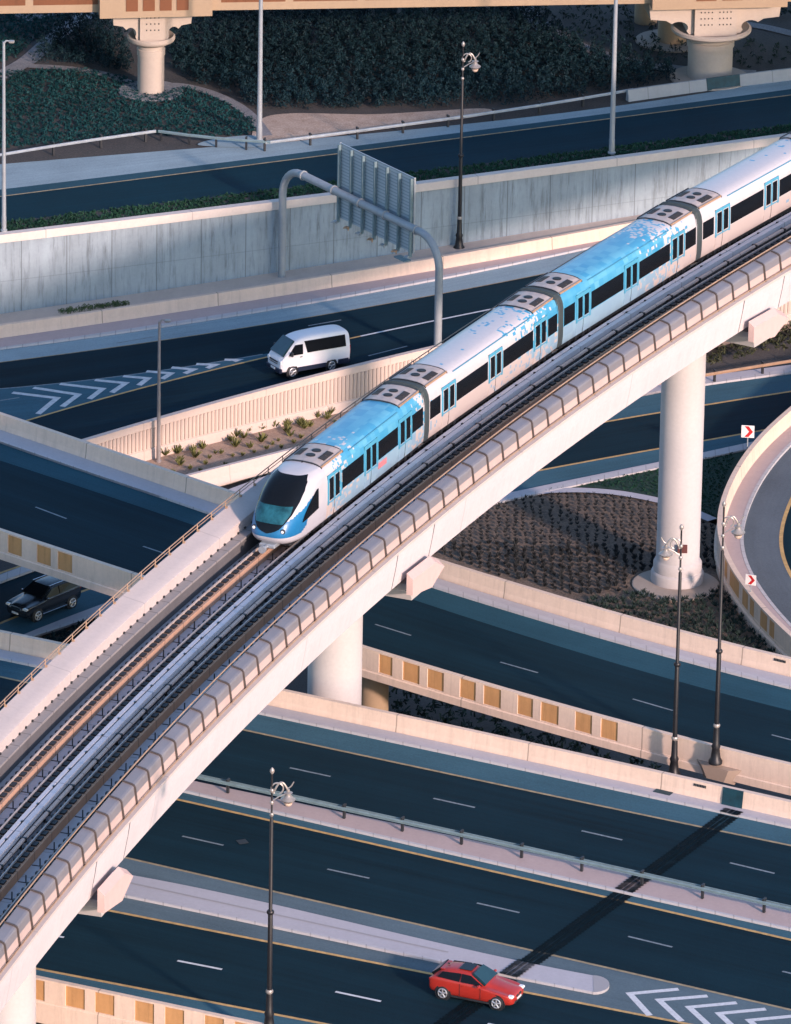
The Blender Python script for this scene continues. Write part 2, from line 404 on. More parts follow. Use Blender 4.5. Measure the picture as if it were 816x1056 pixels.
# ---- main highway (bridge deck, plane z = 6)
HP = (9.3, 0, 0); HZ = 9.3
hA_par = Cv([(0, 649), (61, 662.5), (297, 711), (469, 748), (550, 766), (619, 781), (816, 825)], z=HZ + 1.0, deg=2)   # top, far side
hA_y = Cv([(17.6, 701), (240, 752), (400, 787), (516, 805.5), (740, 856.6), (816, 873)], z=HZ)
hA_kerb = Cv([(0, 681), (280, 740), (516, 790), (816, 855)], z=HZ)
hM1a = Cv([(220, 812), (516, 875), (816, 941)], z=HZ)
hM1b = Cv([(220, 825), (516, 893.5), (816, 961)], z=HZ)
hRail = Cv([(235, 820), (295, 833), (355, 847), (415, 860), (476, 873), (538, 887), (600, 901.5), (662, 914), (724.5, 929), (788, 944)], z=HZ, deg=2)
hB_y1 = Cv([(220, 833), (516, 900.5), (816, 969.5)], z=HZ)
hB_y2 = Cv([(137, 885.5), (220, 906), (280, 920), (516, 972), (816, 1042)], z=HZ, deg=2)
hM2a = Cv([(140.7, 906), (220, 921), (280, 935), (520, 991), (626, 1013)], z=HZ, deg=2)
hM2b = Cv([(134, 927), (220, 945), (280, 957.6), (440.6, 991), (534, 1009)], z=HZ, deg=2)
hC_y1 = Cv([(127, 942), (220, 960.6), (280, 972), (444, 1004), (542, 1024), (703.5, 1055)], z=HZ, deg=2)
hC_y2 = Cv([(39, 999), (160, 1023.7), (220, 1034), (330, 1055)], z=HZ, deg=1)
hC_par = Cv([(38, 1006.5), (160, 1030.6), (220, 1043), (260, 1054)], z=HZ + 1.0, deg=1)
hA_base = Cv([(0, 672), (39, 680), (280, 730), (516, 781), (619, 804), (816, 847)], z=HZ)
XA, XB = -75, 75
strip('highway_road', hA_par, hC_par, (HZ, 0, 0), M['asphalt'], xa=XA, xb=XB, thick=1.15)
strip('highway_shoulder', hA_base, hA_y, HP, M['asphalt_d'], lift=0.004)
strip('highway_shoulder', hM1b, hB_y1, HP, M['asphalt_d'], lift=0.004)
strip('highway_shoulder', hB_y2, hC_y1, HP, M['asphalt_w'], lift=0.004)
strip('highway_shoulder', hC_y2, hC_par, HP, M['asphalt_d'], lift=0.004)
def kerbed(name, ca, cb, pl, top, kb=0.14, h=0.13, xa=-75, xb=75, kind='structure'):
    """raised pavement between two curves with kerb stones on the camera side"""
    a, b, c = pl
    cm = Cv.__new__(Cv); cm.pl = pl; X = np.linspace(xa, xb, 60); cm.x0, cm.x1, cm.m, cm.k = xa, xb, 0.0, 75.0
    cm.c = np.polyfit(X / 75.0, cb.y(X) + kb * 1.15, 4); cm.d = np.polyder(cm.c)
    strip(name, ca, cm, pl, top, lift=h, xa=xa, xb=xb, thick=h - 0.01, kind=kind)
    o = strip('kerb', cm, cb, pl, M['kerb'], lift=h + 0.012, xa=xa, xb=xb, thick=h, kind=kind)
kerbed('pavement', hA_base, hA_kerb, HP, M['pave'])
kerbed('median_pavement', hM1a, hM1b, HP, M['pave_pink'])
# second median, ends in a rounded tongue
xe = at(628, 1018, HZ)[0]; xj = at(505, 996, HZ)[0]
hM2bb = Cv([(134, 927), (220, 945), (280, 957.6), (440.6, 991), (534, 1011), (623, 1028)], z=HZ, deg=3)
hM2aa = Cv([(140.7, 906), (220, 921), (280, 935), (520, 990), (600, 1006.5), (620, 1010)], z=HZ, deg=3)
kerbed('median_pavement', hM2aa, hM2bb, HP, M['pave'], xb=xe - 0.75)
ya, yb = hM2aa.y(xe - 0.75), hM2bb.y(xe - 0.75); cy = (ya + yb) / 2; rr = (ya - yb) / 2
V = [(xe - 0.75 + 0.8 * rr * math.cos(t) + 0.0, cy + rr * math.sin(t), HZ + 0.14) for t in np.linspace(-math.pi / 2, math.pi / 2, 14)]
mb = MB(); n = len(V); mb.add(V + [(x, y, z - 0.14) for x, y, z in V], [tuple(range(n))] + [(i, i + n, i + 1 + n, i + 1) for i in range(n - 1)])
tag(mb.build('median_tip', M['kerb']), kind='structure')
cmid = Cv([(140.7, 914.5), (220, 932), (280, 945), (400, 971), (500, 993)], z=HZ, deg=2)
mb = MB(); ribbon(mb, cmid, 0.14, 0.145, xb=xj - 2); tag(mb.build('median_seam', M['kerb']), kind='structure')
# markings
mb = MB()
for c_ in (hB_y1, hC_y1, hC_y2): ribbon(mb, c_, 0.21)
tag(mb.build('yellow_edge_line', M['yellow']), kind='structure')
mb = MB()
for c_ in (hA_y, hB_y2): ribbon(mb, c_, 0.18)
tag(mb.build('yellow_edge_line', M['yellow_f']), kind='structure')
mb = MB()
for a, b in [((299, 792), (341, 801)), ((447, 823.5), (490, 833)), ((600, 857), (642, 866.5)), ((753, 890), (799, 901)), ((146, 760), (188, 769)),
             ((188, 862.5), (230.5, 872)), ((337.6, 896.5), (381, 906)), ((492, 931.5), (536, 941.5)), ((648, 966), (693.6, 977)), ((807, 1002), (850, 1012)), ((36, 828), (79, 838))]:
    dash(mb, a, b, HP, 0.14)
tag(mb.build('lane_dash', M['white_w']), kind='structure')
mb = MB()
for a, b in [((183, 991), (229, 1000)), ((346, 1023), (393, 1033)), ((503, 1056), (550, 1066)), ((20, 958), (66, 967))]: dash(mb, a, b, HP, 0.17)
tag(mb.build('lane_dash', M['white_l']), kind='structure')
def chevron(mb, tip, a, b, pl, w, lift=0.012):
    T, A, B = [at(*q, pl=pl) for q in (tip, a, b)]; up = np.array([0, 0, lift])
    dA = (A - T) / np.linalg.norm(A - T); dB = (B - T) / np.linalg.norm(B - T)
    nA = np.array([-dA[1], dA[0], 0]); nB = np.array([dB[1], -dB[0], 0])
    if nA @ dB < 0: nA = -nA
    if nB @ dA < 0: nB = -nB
    cr = abs(dA[0] * dB[1] - dA[1] * dB[0]); I = T + (dA + dB) * w / cr
    mb.add([T + up, A + up, A + nA * w + up, I + up], [(0, 1, 2, 3)]); mb.add([T + up, B + up, B + nB * w + up, I + up], [(3, 2, 1, 0)])
mb = MB()
for i, (t, a, b) in enumerate([((645, 1024), (699, 1019), (667, 1048)), ((675, 1030.5), (729, 1026), (700, 1054)), ((706, 1038), (759, 1033), (732, 1062)), ((737, 1044.5), (789, 1039.5), (764, 1070)), ((768, 1051.5), (820, 1046.5), (797, 1077))]):
    chevron(mb, t, a, b, HP, 0.32)
tag(mb.build('gore_chevron', M['white_l']), kind='structure')
# cast shadow painted as a dark saw-toothed strip across all carriageways
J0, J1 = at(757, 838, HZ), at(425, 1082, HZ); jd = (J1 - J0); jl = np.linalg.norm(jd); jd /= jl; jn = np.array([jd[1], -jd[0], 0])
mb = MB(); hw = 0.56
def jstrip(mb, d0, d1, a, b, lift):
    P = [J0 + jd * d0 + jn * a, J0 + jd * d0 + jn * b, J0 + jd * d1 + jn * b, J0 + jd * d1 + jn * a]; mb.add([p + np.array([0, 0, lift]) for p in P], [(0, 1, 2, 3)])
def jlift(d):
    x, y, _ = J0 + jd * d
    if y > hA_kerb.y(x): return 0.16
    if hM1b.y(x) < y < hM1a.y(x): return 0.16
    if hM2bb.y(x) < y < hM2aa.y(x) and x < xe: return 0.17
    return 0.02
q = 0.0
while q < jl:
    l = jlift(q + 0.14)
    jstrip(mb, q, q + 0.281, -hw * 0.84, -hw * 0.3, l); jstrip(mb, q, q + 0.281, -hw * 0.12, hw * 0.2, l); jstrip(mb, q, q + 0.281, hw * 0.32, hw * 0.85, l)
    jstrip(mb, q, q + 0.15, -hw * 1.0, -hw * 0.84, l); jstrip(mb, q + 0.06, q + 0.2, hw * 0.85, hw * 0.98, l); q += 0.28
tag(mb.build('shadow_band', M['band_shade']), kind='structure')
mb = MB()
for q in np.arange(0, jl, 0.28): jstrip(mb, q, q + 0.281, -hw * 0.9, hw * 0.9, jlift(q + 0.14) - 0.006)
tag(mb.build('shadow_band_bed', veil('shadow_bed_veil', (0.002, 0.013, 0.020), .25, .8)), kind='structure')

mb = MB(); gp = at(684, 817, HZ + .14); mb.box((gp[0], gp[1], gp[2] + .005), (.95, .42, .02), -.5)
tag(mb.build('drain_grate', M['teal_shade_grate']), kind='structure')
mb = MB()
for px, py, w in ((250, 868, .5), (655, 800, .4)):
    p = at(px, py, HZ + .02); mb.box((p[0], p[1], p[2]), (w, w, .012), .4)
tag(mb.build('manhole_cover', M['dark']), kind='structure')
# ---- parapets
def parapet(name, path, s0, s1, label, group, m, H=1.0, out=0.9, side=1, recess=None, rm=None, th=0.28, step=3.0):
    """side=+1: camera sees the outer face (path = road-side top edge); -1: camera sees the road face (path = far top edge)"""
    root = empty(name, path.P((s0 + s1) / 2, 0, -H), label=label, cat='parapet', group=group)
    if side == 1:
        prof = [(0, 0), (th, 0), (th, -.09), (th - .055, -.10), (th - .055, -H * 1.15), (th, -H * 1.16), (th, -H * 1.22), (th + .07, -H * 1.27), (th + .07, -H - out), (-.1, -H - out), (-.1, -H + .0), (-.02, -H * .6)]
    else:
        prof = [(0, 0), (th, 0), (th + .05, -H * .6), (th + .14, -H), (th + .14, -H - .2), (-.08, -H - .2), (-.08, -H - out), (-.08, -H)]
        prof = [(0, 0), (th, 0), (th + .05, -H * .6), (th + .14, -H), (th + .14, -H - .1), (0.02, -H - .1), (0.02, -H - out), (-.1, -H - out), (-.1, -.12)]
    sweep('wall', path, prof, s0, s1, step, m, root)
    if recess:
        recess = sorted(recess); edges = [s0] + [q for ab in recess for q in ab] + [s1]; cl = MB(); CU = []
        for a, b in recess:
            w = th - .050
            mesh('recessed_panel', [path.P(a, w, -H * 1.145), path.P(b, w, -H * 1.145), path.P(b, w, -.105), path.P(a, w, -.105)], [(0, 1, 2, 3)], rm, root, uvs=[(a, 0), (b, 0), (b, 1), (a, 1)])
        for k in range(0, len(edges), 2):
            a, b = edges[k], edges[k + 1]; n_ = max(1, int((b - a) / 6))
            for i in range(n_):
                x0, x1 = a + (b - a) * i / n_, a + (b - a) * (i + 1) / n_
                cl.hexa([path.P(x0, th - .07, -H * 1.155), path.P(x1, th - .07, -H * 1.155), path.P(x1, th + .004, -H * 1.155), path.P(x0, th + .004, -H * 1.155), path.P(x0, th - .07, -.09), path.P(x1, th - .07, -.09), path.P(x1, th + .004, -.09), path.P(x0, th + .004, -.09)])
                CU += [(x0, 1), (x1, 1), (x1, 1), (x0, 1), (x0, 0), (x1, 0), (x1, 0), (x0, 0)]
        for k in range(len(cl.f) // 6): mesh('raised_panel', cl.v[k * 8:k * 8 + 8], [tuple(i - k * 8 for i in f) for f in cl.f[k * 6:k * 6 + 6]], m, root, uvs=CU[k * 8:k * 8 + 8])
    return root
pA = hA_par.path(z=HZ + 1); G_PAR = 'concrete parapets along the road bridges'
hpA = parapet('concrete_parapet', pA, 2, pA.L - 2, 'long cream parapet on far side of the main highway with a dark painted shadow patch', G_PAR, M['cream'], side=-1, out=1.3)
# cast shadow drawn as a thin dark patch on that parapet and a small text plate
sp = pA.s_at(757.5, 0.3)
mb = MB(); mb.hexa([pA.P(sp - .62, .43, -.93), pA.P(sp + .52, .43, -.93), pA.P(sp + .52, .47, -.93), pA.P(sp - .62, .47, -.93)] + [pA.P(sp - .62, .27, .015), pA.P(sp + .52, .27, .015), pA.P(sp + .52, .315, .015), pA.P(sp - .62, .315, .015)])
mb.build('shadow_patch', M['teal_shade_grate'], hpA)
for cpx, pp in ((722.5, pA),):
    s1_ = pp.s_at(cpx, 0.3); mb = MB()
    for k in range(8):
        a = s1_ - .36 + k * .09; mb.hexa([pp.P(a, .325, -.27), pp.P(a + .065, .325, -.27), pp.P(a + .065, .335, -.27), pp.P(a, .335, -.27), pp.P(a, .315, -.13), pp.P(a + .065, .315, -.13), pp.P(a + .065, .325, -.13), pp.P(a, .325, -.13)])
    mb.build('stencil_mark', M['dark'], hpA)
def drain(path, px):
    s_ = path.s_at(px)
pC = hC_par.path()
recC = []
for a, b in [(36, 46), (67.5, 87.5), (98, 118), (139, 159), (170, 190), (211, 231), (242, 262), (-5, 15)]:
    recC.append((pC.s_at(a, .28), pC.s_at(b, .28)))
for k in range(1, 6):
    recC.append((recC[6][0] + 3.75 * k - 1.6, recC[6][1] + 3.75 * k - 1.6)); recC.append((recC[6][0] + 3.75 * k, recC[6][1] + 3.75 * k))
hpC = parapet('concrete_parapet', pC, 2, pC.L - 2, 'cream parapet with ochre recessed panels at the bottom edge of the photo', G_PAR, M['cream_b'], side=1, recess=recC, rm=M['recess'], out=1.3)

# ---- crossing overpass (plane z = 7)
DZ = 9.2; DP = (DZ, 0, 0)
dN = Cv([(0, 544.6), (140.7, 590), (371, 664.7), (460, 690.5), (550, 717), (673, 751), (751, 770), (816, 787)], z=DZ + 1.0, deg=3)
dF = Cv([(0, 424), (44.6, 440.5), (158, 479), (240, 504.6), (457, 578), (503, 592.6), (550, 606), (632, 630), (700.7, 648), (816, 678)], z=DZ + 1.0, deg=3)
dFb = Cv([(0, 444), (41, 459), (158, 499), (219.6, 521), (455, 599.5), (550, 629), (816, 700.7)], z=DZ, deg=3)
dFk = Cv([(0, 456), (137, 504), (470, 614), (536, 634.5), (816, 711.5)], z=DZ, deg=3)
dFs = Cv([(0, 475), (137, 520), (435, 622), (541, 655), (816, 733)], z=DZ, deg=3)
dNs = Cv([(0, 556), (140.7, 600), (371, 674), (550, 727), (816, 796)], z=DZ, deg=3)
strip('overpass_road', dF, dN, DP, M['asphalt'], thick=0.62)
strip('overpass_shoulder', dFb, dFs, DP, asphalt('asphalt_blue', (0.018, 0.062, 0.088), 0.3, 0.85), lift=0.004)
kerbed('overpass_pavement', dFb, dFk, DP, M['pave'])
mb = MB()
for a, b in [((36.7, 523), (68.6, 535)), ((147.6, 563.5), (179, 574)), ((387, 644), (424, 655.5)), ((516, 683), (555, 694)), ((652.7, 721), (694, 733)), ((796, 758), (838, 769)), ((262, 603), (298, 615))]:
    dash(mb, a, b, DP, 0.12)
tag(mb.build('lane_dash', M['white_w']), kind='structure')
pDn = dN.path(); pDf = dF.path()
recD = []
for a, b in [(8, 22.5), (38, 52.5), (59.5, 74.5), (391, 405), (415.5, 433), (441, 458), (474.5, 491), (499, 517), (534, 550), (558, 576.5), (593.5, 611), (620, 637.5), (-14, 0), (-35, -21)]:
    recD.append((pDn.s_at(a, .28), pDn.s_at(b, .28)))
hpD = parapet('concrete_parapet', pDn, 2, pDn.L - 2, 'overpass parapet facing the camera with ochre recessed panels below the crossing road', G_PAR, M['cream_b'], side=1, recess=recD, rm=M['recess'], out=.66)
hpDf = parapet('concrete_parapet', pDf, 2, pDf.L - 2, 'plain cream parapet on the far edge of the crossing overpass above the shrub bed', G_PAR, M['cream'], side=-1, out=1.1)
s1_ = pDf.s_at(805, 0.3); mb = MB()
for k in range(8):
    a = s1_ - .36 + k * .09; mb.hexa([pDf.P(a, .325, -.27), pDf.P(a + .065, .325, -.27), pDf.P(a + .065, .335, -.27), pDf.P(a, .335, -.27), pDf.P(a, .315, -.13), pDf.P(a + .065, .315, -.13), pDf.P(a + .065, .325, -.13), pDf.P(a, .325, -.13)])
mb.build('stencil_mark', M['dark'], hpDf)
# lamp plinth bulge on the near overpass parapet
sb = pDn.s_at(742, .3)
mb = MB(); mb.hexa([pDn.P(sb - .9, .2, -1.9), pDn.P(sb + .9, .2, -1.9), pDn.P(sb + .5, .62, -1.7), pDn.P(sb - .5, .62, -1.7), pDn.P(sb - 1.4, .2, -.95), pDn.P(sb + 1.4, .2, -.95), pDn.P(sb + .8, .72, -.95), pDn.P(sb - .8, .72, -.95)])
mb.build('lamp_plinth', M['cream_b'], hpD)
# overpass pier
def col(name, c, r, z0, z1, m, label, cat, group=None, prof=None, parent=None):
    o = MB().lathe((c[0], c[1], z0), prof or [(r, 0), (r, z1 - z0)], 32).build(name, m, parent, smooth=True)
    if label: tag(o, label, cat, group)
    return o
pp = at(384, 705, DZ - 1.2)
col('bridge_pier', (pp[0] + .1, pp[1] + 1.6, 0), 0.78, -.4, DZ - 1, M['far_c'], 'short brown round pier holding up the overpass beside the pale viaduct pier', 'pier')

# ---- level z = 0 road (passes under overpass and highway)
G0 = (0.0, 0, 0)
gF = Cv([(0, 591), (24, 583), (632, 433.6), (727, 418), (816, 403.6)], z=0, deg=3)
gN = Cv([(0, 643), (93, 607), (563, 484), (725.6, 454.5), (767, 447.4)], z=0, deg=3)
gFk = Cv([(240, 514), (300, 493), (632, 413), (727, 398), (816, 386)], z=0, deg=3)
gFk0 = Cv([(240, 505), (300, 484), (632, 404), (727, 390), (816, 378)], z=0, deg=3)
gNe = Cv([(30, 654.5), (100, 626.5), (536, 509), (553, 503.5), (776, 457), (816, 450)], z=0, deg=3)
gNk = Cv([(30, 660), (100, 632), (536, 517), (553, 511.5), (700, 478), (776, 463.5), (816, 457)], z=0, deg=3)
strip('lower_road', gFk0, gNe, G0, M['asphalt'], lift=0.0)
strip('lower_road_shoulder', gFk, gF, G0, M['asphalt_d'], lift=0.004)
strip('lower_road_shoulder', gN, gNe, G0, M['asphalt_d'], lift=0.004)
kerbed('lower_road_verge', gFk0, gFk, G0, M['pave'])
kerbed('lower_road_kerb_path', gNe, gNk, G0, M['pave'], kb=.2)
mb = MB(); ribbon(mb, gF, .2); ribbon(mb, gN, .2); tag(mb.build('yellow_edge_line', M['yellow']), kind='structure')
# barrier wall of that road, planting bed behind it
wl = Cv([(192, 489.4), (235, 478), (280, 466), (298, 463), (440, 428), (560, 400)], z=0.95, deg=2)
pW = wl.path(xa=-25, xb=9, n=50)
PWR = parapet('concrete_parapet', pW, 0.1, pW.L - .1, 'low pale barrier wall behind the train nose holding back the planted strip', G_PAR, M['inner'], side=-1, out=.6, H=.95, th=.25)

# ---- van road (tilted plane)
FPn = (2.0, 0.029, 0.0); 
fWb = Cv([(0, 323.8), (140, 303), (280, 281), (429, 257), (536, 243.6), (656, 221)], pl=(FPn[0] + .62, FPn[1], 0), deg=2)          # foot of grey wall
fBt = Cv([(0, 334), (130, 315), (280, 292), (536, 249), (650, 228)], pl=(FPn[0] + .9, FPn[1], 0), deg=2)       # barrier top (far edge)
fBk = Cv([(0, 361), (280, 320.5), (450, 290), (536, 272), (640, 250)], pl=FPn, deg=2)   # kerb edge
fFl = Cv([(0, 373.5), (280, 334), (450, 303), (560, 283)], pl=FPn, deg=2)
fG1 = Cv([(0, 401), (164.7, 382), (280, 364.5), (350, 350.5), (446, 332), (494, 322), (600, 300)], pl=FPn, deg=3)
fG2 = Cv([(31, 432.6), (164.7, 396), (255, 373.5), (271, 369), (355, 350), (370.5, 346), (446, 332), (494, 322), (600, 300)], pl=FPn, deg=3)
fNl = Cv([(86, 451), (113, 444), (165, 431), (280, 399), (442, 361)], pl=(FPn[0] + .3, FPn[1], 0), deg=2)
fNt = Cv([(92.7, 452.5), (164.7, 428.5), (280, 398), (343, 383), (442.6, 359), (520, 340)], pl=(FPn[0] + 1.0, FPn[1], 0), deg=2)
strip('van_road', fWb, fNt, FPn, M['asphalt'], thick=.3)
strip('van_road_shoulder', fBk, fFl, FPn, M['dust_h'], lift=0.004)
mb = MB(); ribbon(mb, fFl, .1); tag(mb.build('edge_line', M['yellow_f']), kind='structure')
x1 = at(372, 346, pl=FPn)[0]
mb = MB(); ribbon(mb, fG2, .17, xa=-75, xb=x1, lift=.014); tag(mb.build('yellow_edge_line', M['yellow']), kind='structure')
mb = MB(); ribbon(mb, fG2, .17, xa=x1, xb=75, lift=.014); tag(mb.build('white_edge_line', M['white_l']), kind='structure')
xg = at(271, 366, pl=FPn)[0]
mb = MB(); ribbon(mb, fG1, .12, xa=-75, xb=xg); tag(mb.build('edge_line', M['white_w']), kind='structure')
strip('gore_area', fG1, fG2, FPn, M['asphalt_d'], lift=.006, xb=xg + .5)
mb = MB()
for t, a, b in [((63, 410), (14, 404), (42, 427.5)), ((85, 406.5), (36, 399), (67, 420)), ((110, 400.5), (63, 395), (95, 412)), ((134, 394.5), (99, 391), (118, 405.5)), ((157, 389.5), (128, 387), (146, 398)), ((181, 384.5), (152, 382), (170, 391.5)), ((205, 380.5), (178, 378), (193, 386)), ((228, 375.5), (203, 374.5), (216, 380.5)), ((252, 370.5), (232, 370), (243, 373.5))]:
    chevron(mb, t, a, b, FPn, 0.36, lift=.016)
tag(mb.build('gore_chevron', M['white_w'] if False else plain('dull_white_paint', (0.50, 0.52, 0.54), .75, var=.2, scale=4)), kind='structure')
mb = MB()
for a, b in [((120, 354), (160, 347)), ((318, 336), (352, 330)), ((380, 367), (420, 357)), ((-5, 414), (20, 410))]: dash(mb, a, b, FPn, .12)
tag(mb.build('lane_dash', M['white_w']), kind='structure')
strip('wall_foot_strip', fWb, fBt, FPn, M['sand'] if False else concrete('sand_strip', (0.52, 0.43, 0.37), streak=.12, big=.2), lift=.62, kind='structure', thick=.6)
kerbed('van_road_pavement', fBt, fBk, FPn, M['pave_pink'])
def par_t(cv, xa=-75, xb=75): 
    a, b, c = cv.pl; return cv.path(xa, xb, 90)
pFb = par_t(fBt)
parapet('concrete_parapet', pFb, 2, pFb.L - 2, 'pale pink barrier at the foot of the tall grey wall beyond the van', G_PAR, M['cream'], side=-1, out=.3, H=.9, th=.3)
pFn = par_t(fNt, -22, 75)
RW = empty('ribbed_wall', pFn.P(12, 0, -2.5), label='pink ribbed retaining wall in front of the white van above the planted strip', cat='retaining wall')
rib_m = concrete('ribbed_pink_concrete', (0.56, 0.46, 0.41), streak=.05, seam=9.0, seamcol=.7)
def base_h(q):  # wall height down to z=.1
    return -(pFn.P(q, 0, 0)[2] - .1)
ss = np.linspace(.1, pFn.L - .1, 80); V = []; U = []
for q in ss:
    hb = base_h(q)
    for w, h in ((-.12, 0), (.22, 0), (.22, -.42), (.17, -.44), (.17, hb + .75), (.26, hb + .7), (.30, hb), (-.12, hb)): V.append(pFn.P(q, w, h)); U.append((q, h))
F = [(i * 8 + j, i * 8 + (j + 1) % 8, (i + 1) * 8 + (j + 1) % 8, (i + 1) * 8 + j) for i in range(79) for j in range(8)]; F += [tuple(range(7, -1, -1)), tuple(range(79 * 8, 80 * 8))]
mesh('wall', V, F, rib_m, RW, uvs=U)
mb = MB()
for q in np.arange(.3, pFn.L - 12, .28):
    hb = base_h(q)
    if -.46 - (hb + .78) > .2: mb.hexa([pFn.P(q, .17, hb + .78), pFn.P(q + .13, .17, hb + .78), pFn.P(q + .13, .235, hb + .78), pFn.P(q, .235, hb + .78), pFn.P(q, .17, -.46), pFn.P(q + .13, .17, -.46), pFn.P(q + .13, .235, -.46), pFn.P(q, .235, -.46)])
tag(mb.build('ribbing', rib_m, RW), kind='stuff')
# planted strip between ribbed wall and low barrier
bedT = Cv([(130, 468), (280, 438), (343, 423), (500, 385), (700, 340)], z=.1, deg=2)
bt2 = Cv([(60, 520), (192, 491), (298, 465), (440, 430), (560, 402)], z=.25, deg=2)
strip('planted_strip_soil', fNt, bt2, (0.2, 0, 0), M['sand'], xa=-30, xb=30)

# ---- grey retaining wall with coping, upper road plane z = 6.2
UZ = 6.75; UP_ = (UZ, 0, 0)
pWf = fWb.path(-75, 75, 60)
uCt = Cv([(0, 242), (280, 202.5), (550, 170), (700, 153.5), (816, 139)], z=UZ + .35, deg=2)
# wall face from the foot straight up to the coping
GW = empty('retaining_wall', pWf.P(60, 0, 0), label='tall stained grey concrete wall with a cream coping between the two roads', cat='retaining wall')
V = []; U = []; n = 60
for q in np.linspace(0, pWf.L, n):
    b_ = pWf.P(q, 0, -.9); V += [b_, np.array([b_[0], b_[1], UZ - .12]), np.array([b_[0], b_[1] + .5, UZ - .12]), np.array([b_[0], b_[1] + .5, b_[2]])]
    zz = UZ - .12 - b_[2]; U += [(q, zz), (q, 0), (q, -.5), (q, -3)]
F = [(i * 4 + j, i * 4 + (j + 1) % 4, (i + 1) * 4 + (j + 1) % 4, (i + 1) * 4 + j) for i in range(n - 1) for j in range(4)]
mesh('wall_face', V, F, M['wall_g'], GW, uvs=U)
pCo = Path(pWf.xy, lambda x, y: UZ)
sweep('coping', pCo, [(-.42, .32), (.10, .32), (.12, -.2), (-.42, -.2)], 0, pCo.L, 3, concrete('coping_concrete', (.58, .52, .48), seam=9.6, seamcol=.6, streak=.06), GW)
class Off(Cv):
    def __init__(s, cv, dy, pl): s.cv = cv; s.dy = dy; s.pl = pl
    def y(s, x): return s.cv.y(x) + s.dy
wall_top = Off(fWb, 0.45, UP_)
uG = Cv([(10, 228), (280, 195.5), (550, 162), (816, 128)], z=UZ, deg=2)
uY = Cv([(0, 202.5), (280, 167.5), (536, 134), (816, 98)], z=UZ, deg=2)
uS = Cv([(0, 194), (150, 180), (280, 160), (536, 128), (816, 92)], z=UZ, deg=2)
uK = Cv([(0, 168), (159, 149), (165, 148), (320, 150), (509, 124), (649, 103), (816, 82)], z=UZ, deg=3)
uK = Cv([(-60, 178), (0, 168), (80, 157), (320, 147), (415, 137), (509, 124), (649, 103), (816, 82)], z=UZ, deg=3)
strip('upper_verge', wall_top, uG, UP_, M['soil'], lift=0.0)
strip('upper_road', uG, uY, UP_, M['asphalt_h'], lift=0.0)
strip('upper_road_shoulder', uY, uS, UP_, asphalt('asphalt_mid', (0.020, 0.062, 0.088), 0.25), lift=0.0)
strip('upper_road_dust', uS, uK, UP_, M['dust_h'], lift=0.0)
mb = MB(); ribbon(mb, uY, .15); tag(mb.build('yellow_edge_line', M['yellow_f']), kind='structure')
far = Cv([(-400, -500), (408, -500), (1200, -500)], z=UZ, deg=1)
strip('upper_ground', far, uK, UP_, M['soil'], lift=-.03, xa=-110, xb=110, rows=6)
# light paths and sandy patches (upper level)
def uproad(name, pts, w, m, lift=.02, z=UZ):
    P = np.array([at(x, y, z)[:2] for x, y in pts]); t = np.linspace(0, 1, len(P)); T = np.linspace(0, 1, 50)
    c = np.stack([np.interp(T, t, P[:, 0]), np.interp(T, t, P[:, 1])], 1)
    for _ in range(6): c[1:-1] = (c[:-2] + 2 * c[1:-1] + c[2:]) / 4
    pth = Path(c, z); mb = MB(); V = []
    for q in pth.s: V += [pth.P(q, -w / 2, lift), pth.P(q, w / 2, lift)]
    mb.add(V, [(2 * i, 2 * i + 1, 2 * i + 3, 2 * i + 2) for i in range(len(pth.s) - 1)]); return tag(mb.build(name, m), kind='structure')
uproad('sand_path', [(-30, 92), (5, 76), (30, 62), (52, 42), (75, 24), (100, 8), (120, -5)], 1.3, M['path_s'])
uproad('sand_path', [(30, 68), (70, 70), (110, 76), (150, 92), (180, 86), (215, 94), (245, 108), (262, 122), (275, 140)], .8, M['path_s'], .024)
uproad('sand_path', [(534, 2), (550, 20), (575, 38), (610, 54), (660, 66), (720, 74), (780, 76)], 1.4, M['path_s'], .028)
uproad('sand_path', [(740, 20), (790, 28), (840, 40)], 1.0, M['path_s'], .02)
poly('sandy_patch', smooth_loop([(262, 146), (268, 124), (300, 117), (380, 118), (440, 115), (500, 112), (500, 119), (420, 130), (340, 141), (300, 146)]), (UZ, 0, 0), ground('sandy_patch_soil', (.30, .22, .17), (.46, .37, .31), 1.2), .02)
poly('sandy_patch', smooth_loop([(205, 150), (225, 143), (262, 140), (272, 146), (262, 152)]), (UZ, 0, 0), M['dust_h'], .03)
poly('sandy_patch', [(30, 22), (85, 10), (120, 2), (90, -10), (0, 10)], (UZ, 0, 0), M['path_s'], .012)

# ---- loop ramp at the right edge (plane z = .8), circle fitted through its parapet
LZ = .8
Tp = np.array([at(x, y, LZ + 1.0)[:2] for x, y in [(816, 418.5), (785, 444), (759, 477), (742, 513.6), (736, 545), (745, 574), (772, 614), (799, 642), (816, 657)]])
A_ = np.c_[2 * Tp, np.ones(len(Tp))]; sol = np.linalg.lstsq(A_, (Tp ** 2).sum(1), rcond=None)[0]; LC = sol[:2]; LR = math.sqrt(sol[2] + LC @ LC)
